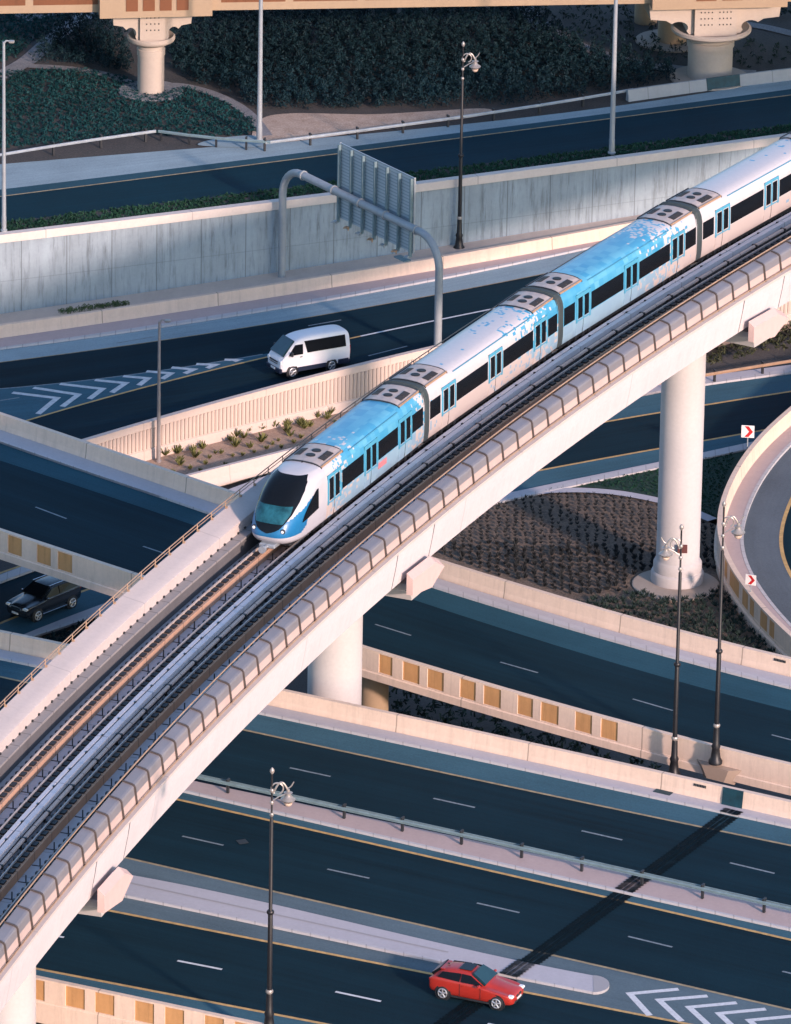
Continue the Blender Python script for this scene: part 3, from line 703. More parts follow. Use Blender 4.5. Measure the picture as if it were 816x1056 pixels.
# smooth curve through the points rather than a perfect circle
ext0 = Tp[0] + (Tp[0] - Tp[1]) * 1.2; ext1 = Tp[-1] + (Tp[-1] - Tp[-2]) * 1.2
Q = np.vstack([Tp[0] + (Tp[0] - Tp[1]) * 3, ext0, Tp, ext1, Tp[-1] + (Tp[-1] - Tp[-2]) * 3]); 
tq = np.concatenate([[0], np.cumsum(np.hypot(*np.diff(Q, axis=0).T))]); TT = np.linspace(0, tq[-1], 160)
c = np.stack([np.interp(TT, tq, Q[:, 0]), np.interp(TT, tq, Q[:, 1])], 1)
for _ in range(120): c[1:-1] = (c[:-2] + 2 * c[1:-1] + c[2:]) / 4
c = c[::-1]                                   # run so that w > 0 points outwards (towards left)
pL = Path(c, LZ + 1.0)
def inside_sign():
    p = pL.P(pL.L / 2, 1.0)[:2]; return -1 if np.hypot(*(p - LC)) < LR else 1
print('LOOP', LR, LC, 'outward w sign', inside_sign())
sg = inside_sign()
def Lsheet(name, w0, w1, lift, m, kind='structure', thick=None):
    V = []; U = []
    for q in pL.s: V += [pL.P(q, sg * w0, -1 + lift), pL.P(q, sg * w1, -1 + lift)]; U += [(q, 0), (q, abs(w1 - w0))]
    F = [(2 * i, 2 * i + 1, 2 * i + 3, 2 * i + 2) for i in range(len(pL.s) - 1)]
    if thick:
        N = len(V); V += [v - np.array([0, 0, thick]) for v in V]; U += U
        F += [(2 * i + k, 2 * i + 2 + k, 2 * i + 2 + k + N, 2 * i + k + N) for i in range(len(pL.s) - 1) for k in (0, 1)]
    return tag(mesh(name, V, F, m, uvs=U), kind=kind)
Lsheet('loop_road', -.05, -8.5, 0, M['asphalt'], thick=.78)
Lsheet('loop_pavement', -.3, -1.35, .13, M['pave_pink'], thick=.12)
Lsheet('loop_kerb', -1.35, -1.55, .145, M['kerb'], thick=.14)
Lsheet('loop_shoulder', -1.55, -3.6, .006, asphalt('asphalt_warmgrey', (0.10, 0.12, 0.14), .2, .9))
Lsheet('loop_edge_line', -3.6, -3.82, .012, M['yellow'])
LP = empty('concrete_parapet', pL.P(pL.L / 2, 0, -1), label='curved cream parapet of the loop ramp with ochre recessed panels', cat='parapet', group=G_PAR)
pr = [(0, 0), (-.3, 0), (-.36, -.6), (-.42, -1.0), (-.42, -1.1), (.02, -1.1), (.02, -1.85), (.14, -1.85), (.14, -1.3), (.0, -1.25)]
sweep('wall', pL, [(w * sg, h) for w, h in pr], .1, pL.L - .1, .5, M['cream_b'], LP)
def Ls_at(x, y):  # nearest arc length to photo point
    best = min(pL.s, key=lambda q: (proj(pL.P(q, 0, -.5))[0] - x) ** 2 + (proj(pL.P(q, 0, -.5))[1] - y) ** 2); return best
for a, b in [((746.5, 582), (750, 589)), ((752, 592), (756, 600)), ((757, 600), (761.5, 607)), ((765, 612), (770, 621)), ((772.5, 622), (778, 629)), ((784, 636), (789.5, 642)), ((793, 645.5), (799, 651))]:
    sa, s_b = sorted((Ls_at(*a), Ls_at(*b))); w = .008 * sg
    mesh('recessed_panel', [pL.P(sa, w, -1.1), pL.P(s_b, w, -1.1), pL.P(s_b, w, -.14), pL.P(sa, w, -.14)], [(0, 1, 2, 3)], M['recess'], LP, uvs=[(sa, 0), (s_b, 0), (s_b, 1), (sa, 1)])

# ---- beds and lawn beside the loop (ground level)
poly('lawn', [(553, 511), (600, 500), (640, 490), (690, 480), (740, 470), (790, 460), (830, 455), (830, 540), (735, 536), (705, 522), (677, 513), (640, 506), (604, 503), (570, 505)], G0, M['lawn'], .05)
arc = [(470, 528), (500, 518), (536, 511), (570, 507.5), (604, 507), (640, 510), (677, 517), (705, 525), (735, 538)]
uproad('bed_kerb', arc, .75, M['pave'], .12, 0.0)
poly('shrub_bed_soil', [(380, 570), (430, 545), (470, 530), (500, 520), (536, 513), (570, 509.5), (604, 509), (640, 512), (677, 519), (705, 527), (745, 545), (790, 590), (830, 650), (900, 760), (640, 760), (500, 700), (380, 640)], G0, ground('mulch', (0.055, 0.043, 0.036), (0.15, 0.11, 0.085), .9, 6, (0.32, 0.235, 0.17)), .03)
mb = MB().lathe((*at(697, 604, 0)[:2], 0), [(2.5, 0), (2.5, .10), (2.44, .12)], 40); tag(mb.build('pier_apron', M['apron']), kind='structure')
# ================================================================== VIADUCT
Z0 = 19.0
E = [(0, 1005), (34, 970), (69, 925), (103, 885.5), (137, 842.6), (171.6, 801.5), (213, 757), (270, 697), (304, 663), (339, 632), (373, 604.7), (407, 577), (441.6, 543), (476, 517), (536, 464.5), (570, 442), (604.6, 418), (639, 394), (673, 370), (707.6, 346), (742, 322), (776, 301.5), (816, 279)]
W_ = np.array([at(x, y, Z0) for x, y in E]); Y_ = W_[:, 1]; ym, yk = Y_.mean(), (Y_.max() - Y_.min()) / 2
cf = np.polyfit((Y_ - ym) / yk, W_[:, 0], 3); dcf = np.polyder(cf)
def vx(y):
    t = np.clip(y, Y_.min() - 8, Y_.max() + 8); return np.polyval(cf, (t - ym) / yk) + np.polyval(dcf, (t - ym) / yk) / yk * (y - t)
ys = np.linspace(Y_.min() - 60, Y_.max() + 75, 500); VP = Path(np.stack([vx(ys), ys], 1), Z0)
VS0, VS1 = 0.5, VP.L - 0.5
def sof(px, w, h=0.0):
    lo, hi = 0.0, VP.L
    for _ in range(50):
        m = (lo + hi) / 2
        if proj(VP.P(m, w, h))[0] < px: lo = m
        else: hi = m
    return (lo + hi) / 2
F_ = -9.9   # far outer edge
VI = empty('railway_viaduct', VP.P(VP.L / 2, -5, 0), label='pale elevated railway viaduct curving diagonally across the whole interchange', cat='viaduct')
st = 1.5
sweep('girder', VP, [(0, 0), (-.9, 0), (-1.0, -1.3), (-8.7, -1.3), (-8.72, -.02), (F_, -.02), (F_ + .15, -.9), (F_ + .35, -2.1), (-7.6, -2.5), (-2.6, -2.5), (-.35, -2.15), (-.12, -.9)], VS0, VS1, st, M['white_c'], VI)
sweep('lip', VP, [(.04, -.12), (.06, .04), (-.2, .05), (-.2, -.12)], VS0, VS1, st, M['inner'], VI)
sweep('deck_slab', VP, [(-1.02, -1.29), (-8.69, -1.29), (-8.69, -1.34), (-1.02, -1.34)][::-1], VS0, VS1, st, M['deck'], VI)
M['panel_f'] = plain('peach_panel_face', (.46, .36, .33), .6, var=.06, scale=.8)
# near parapet of curved panels, one child each in the frame
ps0 = sof(-14, 0); 
prof = [(-.25, .05), (-.315, .55), (-.36, .92), (-.40, 1.0), (-.50, 1.05), (-.93, 1.15), (-.97, 1.12), (-.97, -1.28), (-.93, -1.28), (-.90, 1.04), (-.55, .98), (-.44, .88), (-.39, .55), (-.33, .05)]
pitch = 1.9; q = ps0; npan = 0
sweep('parapet_core', VP, [(-.46, .051), (-.52, .80), (-.66, .95), (-.85, .99), (-.85, .051)], VS0, VS1, st, M['dark'], VI)
ribs = []
q0 = ps0 - 2 * pitch
while q0 < sof(835, 0):
    pn_ = sweep('parapet_panel', VP, prof[1:-1], q0 + .02, q0 + pitch - .02, .95, M['panel'], VI); sweep('panel_face', VP, [(-.25, .05), (-.317, .548), (-.38, .548), (-.33, .05)], q0 + .02, q0 + pitch - .02, .95, M['panel_f'], pn_); ribs.append(q0); q0 += pitch
for a, b in ((VS0, ps0 - 2 * pitch), (q0, VS1)): sweep('parapet_run', VP, prof, a, b - .03, 1.9, M['panel'], VI, smooth=True)
for r_ in ribs:
    sweep('parapet_rib', VP, [(-.16, .05), (-.23, .50), (-.29, .92), (-.35, 1.05), (-.48, 1.12), (-.70, 1.17), (-.95, 1.22), (-.95, 1.05), (-.62, 1.02), (-.48, .86), (-.42, .42), (-.34, .05)], r_ - .05, r_ + .05, .2, M['brass'] if False else plain('rib_steel', (.07, .055, .05), .5) if r_ == ribs[0] else bpy.data.materials['rib_steel'], VI)
def railpipe(name, w, h, r, m, s0=VS0, s1=VS1, step=1.5, parent=None):
    return sweep(name, VP, [(w + r * math.cos(t), h + r * math.sin(t)) for t in np.linspace(0, 2 * math.pi, 7)[:-1]], s0, s1, step, m, parent or VI)
railpipe('foot_pipe', -.12, .16, .035, M['brass'])
railpipe('handrail', -1.03, 1.24, .04, M['brass'])
# far parapet
sweep('far_parapet', VP, [(-8.66, -.25), (-8.64, .40), (-8.72, .45), (-9.2, .53), (F_ + .05, .66), (F_, .62), (F_, 0), (-8.75, 0)], VS0, VS1, st, M['inner'], VI, smooth=True)
railpipe('fence_rail', F_ + .05, 1.06, .03, M['brass']); railpipe('fence_rail', F_ + .05, .88, .022, M['brass'])
fp = MB()
posts = []
for q in np.arange(sof(-10, F_), sof(470, F_), 1.75):
    mb = MB(); mb.tube([VP.P(q, F_ + .05, .64), VP.P(q, F_ + .05, 1.08)], .03, 6); mb.box(VP.P(q, F_ + .10, .72), (.10, .12, .10), VP.ang(q)); mb.build('fence_post', M['brass'], VI)
sweep('walkway', VP, [(-8.69, -.18), (-8.15, -.20), (-8.15, -.32), (-8.69, -.32)][::-1], VS0, VS1, st, M['walk'], VI)
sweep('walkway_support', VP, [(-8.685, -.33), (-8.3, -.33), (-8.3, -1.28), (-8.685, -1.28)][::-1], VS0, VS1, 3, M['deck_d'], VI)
mb = MB()
for q in np.arange(sof(-20, -8), sof(480, -8), .85):
    mb.box(VP.P(q, -8.62, -.13), (.12, .08, .10), VP.ang(q))
tag(mb.build('walkway_bracket', M['dark'], VI), kind='stuff')
# tracks
M['plinth_n'] = concrete('near_track_plinth', (0.62, 0.34, 0.20), seam=2.4, seamcol=0.25, streak=0.15, big=0.2)
RH = -.62
TR = {'far': (-7.4, -5.9), 'near': (-4.0, -2.5)}
for k, (a, b) in TR.items():
    for i, w in enumerate((a, b)):
        m_ = M['plinth'] if i == 0 else M['deck_d']
        sweep('track_plinth', VP, [(w - .22, -1.28), (w - .22, -.80), (w + .42, -.80), (w + .42, -1.28)][::-1], VS0, VS1, st, M['plinth'] if k == 'far' else M['plinth_n'], VI)
        sweep('running_rail', VP, [(w - .035, RH - .12), (w - .035, RH), (w + .035, RH), (w + .035, RH - .12)][::-1], VS0, VS1, st, M['rail'], VI)
        mb = MB()
        for q in np.arange(sof(-25, w), sof(850, w), .66):
            mb.box(VP.P(q, w + .13, -.755), (.44, .34, .09), VP.ang(q)); mb.box(VP.P(q, w - .14, -.74), (.2, .12, .11), VP.ang(q))
        tag(mb.build('rail_fastener', M['black'], VI), kind='stuff')
mb = MB()
for w0, w1 in ((-7.05, -6.25), (-3.55, -2.75), (-2.05, -1.1), (-5.55, -5.3)):
    for q in np.arange(sof(-25, w0), sof(850, w0), 2.0):
        mb.box(VP.P(q, (w0 + w1) / 2, -1.275), (.04, abs(w1 - w0), .03), VP.ang(q))
        mb.box(VP.P(q, (w0 + w1) / 2, -1.08), (.05, .05, .4), VP.ang(q))
tag(mb.build('deck_joint', M['dark'], VI), kind='stuff')
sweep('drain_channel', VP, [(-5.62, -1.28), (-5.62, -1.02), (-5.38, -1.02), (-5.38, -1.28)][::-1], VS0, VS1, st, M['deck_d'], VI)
mb = MB()
for q in np.arange(sof(-25, -5.5), sof(850, -5.5), .66): mb.box(VP.P(q, -5.50, -.96), (.3, .14, .12), VP.ang(q))
tag(mb.build('duct_clip', M['black'], VI), kind='stuff')
# central cable trays and conductor cover
tw = concrete('cable_tray_white', (.60, .60, .64), seam=6.0, seamcol=.4, streak=.05)
sweep('cable_tray', VP, [(-5.30, -.72), (-5.30, -.42), (-5.10, -.42), (-5.10, -.72)][::-1], VS0, VS1, st, tw, VI)
sweep('cable_tray', VP, [(-4.98, -.72), (-4.98, -.42), (-4.70, -.42), (-4.70, -.72)][::-1], VS0, VS1, st, tw, VI)
mb = MB()
for q in np.arange(sof(-25, -5), sof(850, -5), 2.2): mb.box(VP.P(q, -5.04, -.42), (.14, .10, .06), VP.ang(q))
tag(mb.build('tray_clip', M['dark'], VI), kind='stuff')
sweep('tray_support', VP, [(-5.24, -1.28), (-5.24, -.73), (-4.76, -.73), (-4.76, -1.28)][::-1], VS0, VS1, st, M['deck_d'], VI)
pk = concrete('conductor_cover', (.66, .50, .42), seam=3.3, seamcol=.2, streak=.1)
sweep('conductor_cover', VP, [(-4.46 + .11 * math.cos(t), -.66 + .10 * math.sin(t)) for t in np.linspace(0, 2 * math.pi, 9)[:-1]], VS0, VS1, st, pk, VI, smooth=True)
mb = MB()
for q in np.arange(sof(-25, -4.5), sof(850, -4.5), 3.3):
    mb.box(VP.P(q, -4.46, -.68), (.14, .30, .24), VP.ang(q)); mb.box(VP.P(q, -4.60, -.95), (.10, .10, .5), VP.ang(q))
tag(mb.build('cover_bracket', M['dark'], VI), kind='stuff')
# piers with cross heads
M['pier_pink'] = plain('pink_cast_concrete', (.54, .40, .375), .8, var=.04)
def vpier(s, r, label, co=0.0, base=0.0):
    c = VP.P(s, -5, 0); t = VP.tan(s); a = VP.ang(s)
    root = empty('viaduct_pier', (c[0], c[1], base), 0, label, 'pier', 'round piers of the railway viaduct')
    top = Z0 - 2.5 - .9
    pr = [(r * 1.22, 0), (r * 1.22, .62), (r * 1.18, .74), (r * 1.12, .78), (r * 1.12, 1.25), (r * 1.04, 1.42), (r, 1.5), (r, top - base)]
    o = MB().lathe((c[0], c[1], base), pr, 48).build('column', M['pier'], root, smooth=True)
    s += co
    # cross head: hexagonal section, protrudes on both sides
    def cap(w0, w1, k0, k1):
        mb = MB(); V = []
        for w, k in ((w0, k0), (w1, k1)):
            for ds, h in ((-1.15, -2.66), (-1.4, -2.95), (-1.2, -3.55), (1.2, -3.55), (1.4, -2.95), (1.15, -2.66)): V.append(VP.P(s + ds * k, w, -2.56 + (h + 2.56) * k))
        mb.add(V, [(0, 1, 2, 3, 4, 5)] + [(11, 10, 9, 8, 7, 6)] + [(i, i + 6, (i + 1) % 6 + 6, (i + 1) % 6) for i in range(6)]); return mb
    cap(-9.9, -.1, .92, .92).build('cross_head', M['pier'], root)
    for wf, wb_, sgq in ((.45, .1, 1), (-10.3, -9.8, -1)):
        mb = MB(); V = []; pr_ = [(-2.3, -.1), (.7, -.2), (1.9, -.85), (.3, -1.45), (-2.3, -.98)]
        for w, up_ in ((wf, 0), (wb_, .3)):
            for n_, (ds, h) in enumerate(pr_): V.append(VP.P(s + ds, w, -1.7 + h + (up_ if n_ < 3 else 0)))
        mb.add(V, [(0, 1, 2, 3, 4), (9, 8, 7, 6, 5)] + [(i, i + 5, (i + 1) % 5 + 5, (i + 1) % 5) for i in range(5)])
        mb.build('end_block', M['pier_pink'], root)
    return root
def hexs(x): return sof(x, .6, -1.7) + 2.65
s_p1 = sof(795, .6, -3.2); s_p2 = sof(438, .6, -3.2); s_p3 = sof(128, .6, -3.2)
print('hex', [(hexs(x), proj(VP.P(hexs(x) - 2.65, .75, -2.45))) for x in (777.5, 426, 108.5)])
print('piers', s_p1, s_p2, s_p3, [proj(VP.P(q, -5, -Z0)) for q in (s_p1, s_p2, s_p3)])
for sp_ in (s_p1, s_p2, s_p3):
    for ds in (-2.2, 2.6):
        q = sp_ + ds; sweep('segment_joint', VP, [(.012, -.13), (-.108, -.9), (-.338, -2.14), (-.40, -2.14), (-.17, -.9), (-.05, -.13)], q - .03, q + .03, .1, M['deck_d'], VI)
v1 = vpier(s_p1 + .3, 1.24, 'tallest visible round pier standing in the shrub bed beside the loop ramp', hexs(777.5) - s_p1 - .3)
mb = MB(); c = VP.P(s_p1, -5, 0); mb.box((c[0] + .35, c[1] - 1.2, 2.6), (.55, .06, .5)); o = mb.build('number_plate', plain('brown_plate', (.10, .03, .03), .6), v1)
vpier(s_p2 + 1.4, 1.42, 'round pier rising between the overpass and the main highway', hexs(426) - s_p2 - 1.4)
vpier(s_p3 - .8, 1.4, 'round pier cut off at the bottom left corner', hexs(108.5) - s_p3 + .8)
vpier(s_p1 + (s_p1 - s_p2), 1.24, 'round pier of the viaduct beyond the right edge of the photo')

# ================================================================== TRAIN
TW = -6.7; TZ = RH + .42          # body bottom above rail
joints = [sof(275, TW, TZ), sof(439, TW + 1.35, TZ), sof(577, TW + 1.35, TZ), sof(720, TW + 1.35, TZ)]
joints.append(joints[3] + 16.5); joints.append(joints[4] + 16.5)
print('joints', joints)
def livery(name, stops, roofstops=None):
    g = NT(name); ob = g.co.outputs['Object']; cell = .17
    sn = g.n('ShaderNodeVectorMath', {0: ob, 1: (cell, cell, cell)}, operation='SNAP').outputs[0]
    wn_ = g.n('ShaderNodeTexWhiteNoise', {0: sn}, noise_dimensions='3D').outputs[0]
    sn2 = g.n('ShaderNodeVectorMath', {0: ob, 1: (cell * 3, cell * 3, cell * 3)}, operation='SNAP').outputs[0]
    wn2 = g.n('ShaderNodeTexWhiteNoise', {0: sn2}, noise_dimensions='3D').outputs[0]
    sx = g.n('ShaderNodeSeparateXYZ', {0: ob}); x = g.math('DIVIDE', sx.outputs[0], 17.0)
    r1 = g.ramp(x, [(p, (v, v, v)) for p, v in stops]); 
    nn = g.math('ADD', g.math('MULTIPLY', wn_, .65), g.math('MULTIPLY', wn2, .35))
    f = g.math('LESS_THAN', nn, r1)
    blue = g.mix(g.math('MULTIPLY', wn2, .7), (.045, .27, .46), (.14, .42, .56)); lowb = g.mix(g.math('MULTIPLY', wn_, .3), (.52, .50, .515), (.43, .425, .44))
    lo_ = g.math('LESS_THAN', sx.outputs[2], 1.1)
    blue = g.mix(g.math('MULTIPLY', lo_, .55), blue, (.40, .46, .50)); lowb = g.mix(g.math('MULTIPLY', lo_, .8), lowb, (.52, .43, .38))
    c = g.mix(f, lowb, blue)
    return g.done(c, .35, spec=.6)
def lerp_prof(): pass
# half section (y, z) from skirt to crown, z above body bottom
SEC = [(1.22, 0), (1.32, .12), (1.37, .55), (1.38, 1.15), (1.36, 2.20), (1.30, 2.55), (1.18, 2.82), (.98, 2.98), (.6, 3.07), (0, 3.10)]
def sec_y(z):
    return float(np.interp(z, [p[1] for p in SEC], [p[0] for p in SEC]))
def body(root, x0, x1, m, n=12):
    pts = [(y, z) for y, z in SEC] + [(-y, z) for y, z in SEC[::-1][1:]]
    k = len(pts); V = []; 
    for x in np.linspace(x0, x1, n): V += [(x, y, z) for y, z in pts]
    F = [(i * k + j, (i + 1) * k + j, (i + 1) * k + j + 1, i * k + j + 1) for i in range(n - 1) for j in range(k - 1)]
    F = [f[::-1] for f in F]
    F += [tuple(range(k)), tuple(range(n * k - 1, (n - 1) * k - 1, -1))] + [(i * k, i * k + k - 1, (i + 1) * k + k - 1, (i + 1) * k) for i in range(n - 1)]
    o = mesh('body_shell', V, F, m, root, local=True); o.data.polygons.foreach_set('use_smooth', [True] * len(o.data.polygons)); o.data.set_sharp_from_angle(angle=R(50)); return o
def side_patch(name, x0, x1, z0, z1, m, root, sgn, off=.012, nz=6, th=.03):
    V = []; zs = np.linspace(z0, z1, nz)
    for x in (x0, x1):
        for z in zs: V.append((x, sgn * (sec_y(z) + off), z))
        for z in zs[::-1]: V.append((x, sgn * (sec_y(z) - th), z))
    k = 2 * nz; F = [(j, (j + 1) % k, k + (j + 1) % k, k + j) for j in range(k)] + [tuple(range(k - 1, -1, -1)), tuple(range(k, 2 * k))]
    return mesh(name, V, F, m, root, local=True)
def roof_patch(mb, x0, x1, y0, y1, off, ny=6):
    """thin sheet following the crown"""
    ysq = np.linspace(y0, y1, ny); zr = lambda y: float(np.interp(abs(y), [0, .6, .98, 1.18], [3.10, 3.07, 2.98, 2.82]))
    V = []
    for x in (x0, x1):
        for y in ysq: V.append((x, y, zr(y) + off))
        for y in ysq[::-1]: V.append((x, y, zr(y) - .03))
    k = 2 * ny; mb.add(V, [(j, (j + 1) % k, k + (j + 1) % k, k + j) for j in range(k)] + [tuple(range(k - 1, -1, -1)), tuple(range(k, 2 * k))]); return mb
def door(root, xc, frame_m, leaf_m):
    for sgn in (-1, 1):
        d = side_patch('door', xc - .80, xc + .80, .1, 2.40, leaf_m, root, sgn, .022, 8)
        for dx in (-.37, .37): side_patch('door_window', xc + dx - .25, xc + dx + .25, 1.06, 2.24, M['glass'], d, sgn, .034)
        side_patch('door_seam', xc - .015, xc + .015, .12, 1.0, M['dark'], d, sgn, .03)
        for a, b, z0, z1 in ((xc - .84, xc - .70, .85, 2.46), (xc + .70, xc + .84, .85, 2.46), (xc - .07, xc + .07, .98, 2.46), (xc - .84, xc + .84, 2.30, 2.46), (xc - .84, xc + .84, .92, .99)):
            side_patch('door_frame', a, b, z0, z1, frame_m, d, sgn, .042 if z1 - z0 > .5 else .046, 4)
def win(root, a, b, z0=1.14, z1=2.16):
    for sgn in (-1, 1):
        side_patch('side_window', a, b, z0, z1, M['glass'], root, sgn, .014)
def roof_unit(root, x0, x1):
    mb = MB(); roof_patch(mb, x0, x1, -1.02, 1.02, .05, 9); u = mb.build('roof_unit', M['hatch'], root, local=True)
    L = x1 - x0; xm = (x0 + x1) / 2
    for dx in (-.36, .36):
        mb = MB(); mb.lathe((xm + dx, -.02, 3.12), [(.25, 0), (.25, .05), (.2, .07)], 18); mb.build('fan', M['black'], u, local=True)
    for y, l in ((-.70, 1.25), (.70, 1.05)):
        for j in (0, 1):
            mb = MB(); roof_patch(mb, xm - l / 2 + j * l / 2 + .03, xm + j * l / 2 - .03, y - .19, y + .17, .075, 4); mb.build('vent', plain('vent_brown', (.03, .026, .025), .7) if 'vent_brown' not in bpy.data.materials else bpy.data.materials['vent_brown'], u, local=True)
    for y in (-1.06, 1.06):
        mb = MB(); mb.box((xm, y, 2.98), (L, .05, .12)); mb.build('unit_rail', M['brass'] if y < 0 else M['dark'], u, local=True)
    for x in (x0, x1):
        mb = MB(); roof_patch(mb, x - .03, x + .03, -1.1, 1.1, .07, 9); mb.build('unit_edge', M['dark'], u, local=True)
def under(root, x0, x1):
    mb = MB()
    mb.box(((x0 + x1) / 2, 0, -.12), (x1 - x0 - .3, 2.2, .3)); mb.build('underframe', M['black'], root, local=True)
    for xb in (x0 + 2.4, x1 - 2.4):
        mb = MB(); mb.box((xb, 0, -.22), (2.7, 2.1, .22), bev=.05)
        for dx in (-.95, .95):
            for y in (-.72, .72): mb.lathe((xb + dx, y - .06, -.06), [(.36, 0), (.36, .12)], 20, axis='y')
        for dx in (-1.2, -.4, .45, 1.2): mb.box((xb + dx, -1.12, -.15), (.28, .12, .3)); mb.box((xb + dx, 1.12, -.15), (.28, .12, .3))
        mb.build('bogie', M['dark'], root, local=True)
def car_mat(a, b):
    A = VP.P(a, TW, TZ); B = VP.P(b, TW, TZ); d = B - A
    return A, math.atan2(d[1], d[0]), float(np.hypot(d[0], d[1]))
TRAIN = None
A, ang, L0 = car_mat(joints[0], joints[1])
TRN = empty('metro_train', tuple(VP.P(joints[0], TW, TZ)), 0, 'blue and white driverless metro train rounding the far track of the viaduct', 'train')
liv = [livery('livery_front', [(.0, 0), (.22, .0), (.45, .78), (.62, 1.0), (.86, .95), (.97, .45)]),
       livery('livery_second', [(0, .12), (.12, .02), (.45, .0), (.68, .22), (.85, .6), (1, .9)]),
       livery('livery_third', [(0, 1), (.5, 1.0), (.62, .7), (.78, .35), (.9, .1), (1, 0)]),
       livery('livery_fourth', [(0, .0), (.5, .0), (.75, .15), (1, .5)]),
       livery('livery_fifth', [(0, .6), (.3, 1.0), (.8, 1.0), (1, .8)])]
door_mats = [(.0, .8), ]
for i in range(5):
    a, b = joints[i], joints[i + 1]; A, ang, L = car_mat(a, b)
    cr = empty('carriage', (0, 0, 0)); cr.parent = TRN; cr.location = Vector(A) - Vector(TRN.location); cr.rotation_euler = (0, 0, ang)
    g0_ = .3
    if i == 0:
        NX = 4.4; body(cr, NX, L - g0_, liv[0])
        # ---- streamlined nose surface
        ZS = [0, .1, .3, .5, .7, .9, 1.1, 1.4, 1.7, 2.0, 2.3, 2.55, 2.75, 2.9, 3.0, 3.06, 3.10]
        XF = [.40, .22, .05, 0, .02, .10, .20, .42, .72, 1.06, 1.46, 1.84, 2.22, 2.60, 3.0, 3.45, 4.2]
        def xf(z): return float(np.interp(z, ZS, XF))
        def hw(z): return max(.02, sec_y(z) if z < 3.09 else .05)
        def S(y, z, off=0.0):
            h = hw(z); q = min(1.0, abs(y) / h); x = xf(z) + min(NX - xf(z), 1.9) * (1 - math.sqrt(max(0, 1 - q ** 3.4)))
            return np.array([x - off * .7 * (1 - q * .6), y * (1 + off * q * .7), z + off * .9])
        def SN(y, z, off):
            e = .02; p = S(y, z); a = S(y + e, z) - S(y - e, z); b = S(y, z + e) - S(y, z - e); n_ = np.cross(b, a); n_ /= np.linalg.norm(n_)
            if n_[0] > .05 or (abs(n_[0]) <= .05 and n_[2] < 0): n_ = -n_
            return p + n_ * off
        zz = np.concatenate([np.linspace(0, 2.9, 40), np.linspace(2.93, 3.10, 9)]); ph = np.linspace(-1, 1, 49)
        V = []; 
        for z in zz:
            for p in ph:
                y = math.sin(p * math.pi / 2) * hw(z); y = math.copysign(min(abs(y), hw(z)), y); V.append(S(y, z))
        V = [v for r_ in range(len(zz)) for v in ([np.array([NX, -hw(zz[r_]), zz[r_]])] + V[r_ * len(ph):(r_ + 1) * len(ph)] + [np.array([NX, hw(zz[r_]), zz[r_]])])]
        k = len(ph) + 2; F = [(r * k + c, r * k + c + 1, (r + 1) * k + c + 1, (r + 1) * k + c) for r in range(len(zz) - 1) for c in range(k - 1)]
        fm = []
        for f in F:
            cx, cyy, cz = np.mean([V[j] for j in f], axis=0)
            zb = 1.18 + .34 * max(0, cx - .3)
            fm.append(1 if (.42 < cz < zb and cx < 2.9 and cz > .42 + .42 * max(0, cx - 1.3)) else 0)
        F = [f[::-1] for f in F]
        o = mesh('nose', V, F, None, cr, local=True, mats=[M['train_w'], M['train_b']], fm=fm, smooth=True)
        # windscreen shield
        zs = np.linspace(.66, 2.93, 40); yw = np.interp(zs, [.66, .74, .9, 1.15, 1.5, 2.0, 2.4, 2.7, 2.93], [.02, .34, .62, .82, 1.0, 1.10, 1.10, 1.02, .84]); tt = np.linspace(-1, 1, 21); V = []
        for z, w in zip(zs, yw):
            for t in tt: V.append(SN(t * w, z, .045))
        k = 21; F = [(r * k + c, (r + 1) * k + c, (r + 1) * k + c + 1, r * k + c + 1) for r in range(39) for c in range(20)]
        ws = mesh('windscreen', V, F, M['glass'], cr, local=True, smooth=True)
        zs = np.linspace(1.12, 1.86, 20); V = []
        for z in zs:
            w = min(float(np.interp(z, [.66, .74, .9, 1.15, 1.5, 2.0, 2.4, 2.7, 2.93], [.02, .34, .62, .82, 1.0, 1.10, 1.10, 1.02, .84])) - .07, .93)
            for t in tt: V.append(SN(t * w, z, .062))
        F = [(r * k + c, (r + 1) * k + c, (r + 1) * k + c + 1, r * k + c + 1) for r in range(19) for c in range(20)]
        mesh('lower_glass', V, F, plain('windscreen_glass', (.014, .085, .115), .2, var=.6, scale=1.6, spec=.5), ws, local=True, smooth=True)
        for y in (-.8, .8):
            p = S(y, .78, .03); mb = MB(); mb.lathe((p[0], p[1], p[2]), [(.13, -.06), (.13, .02), (.1, .05)], 14, axis='x'); mb.v = [(2 * p[0] - x, yy, z) for x, yy, z in mb.v]; h = mb.build('headlight', M['dark'], cr, local=True)
            mb = MB(); mb.lathe((p[0], p[1], p[2]), [(.085, 0), (.085, .07), (.05, .09)], 14, axis='x'); mb.v = [(2 * p[0] - x, yy, z) for x, yy, z in mb.v]; mb.build('lens', M['lamp_on'] if 'lamp_on' in M else M['lamp'], h, local=True)
        # cab side windows: dark wedge
        for sgn in (-1, 1):
            V = []; F = []; xs_ = np.linspace(1.45, 3.35, 10)
            for x in xs_:
                t = (x - 1.45) / 1.9; zb_ = .98 + .14 * t; zt_ = 1.02 + 1.2 * min(1, t * 1.15) ** .75
                for z in np.linspace(zb_, zt_, 5):
                    # y on surface for given x,z
                    lo, hi = 0, hw(z)
                    for _ in range(30):
                        m_ = (lo + hi) / 2
                        if S(m_, z)[0] < x: lo = m_
                        else: hi = m_
                    V.append((x, sgn * (lo + .03), z))
            F = [(r * 5 + c, r * 5 + c + 1, (r + 1) * 5 + c + 1, (r + 1) * 5 + c) for r in range(9) for c in range(4)]
            if sgn < 0: F = [f[::-1] for f in F]
            mesh('cab_window', V, F, M['glass'], cr, local=True)
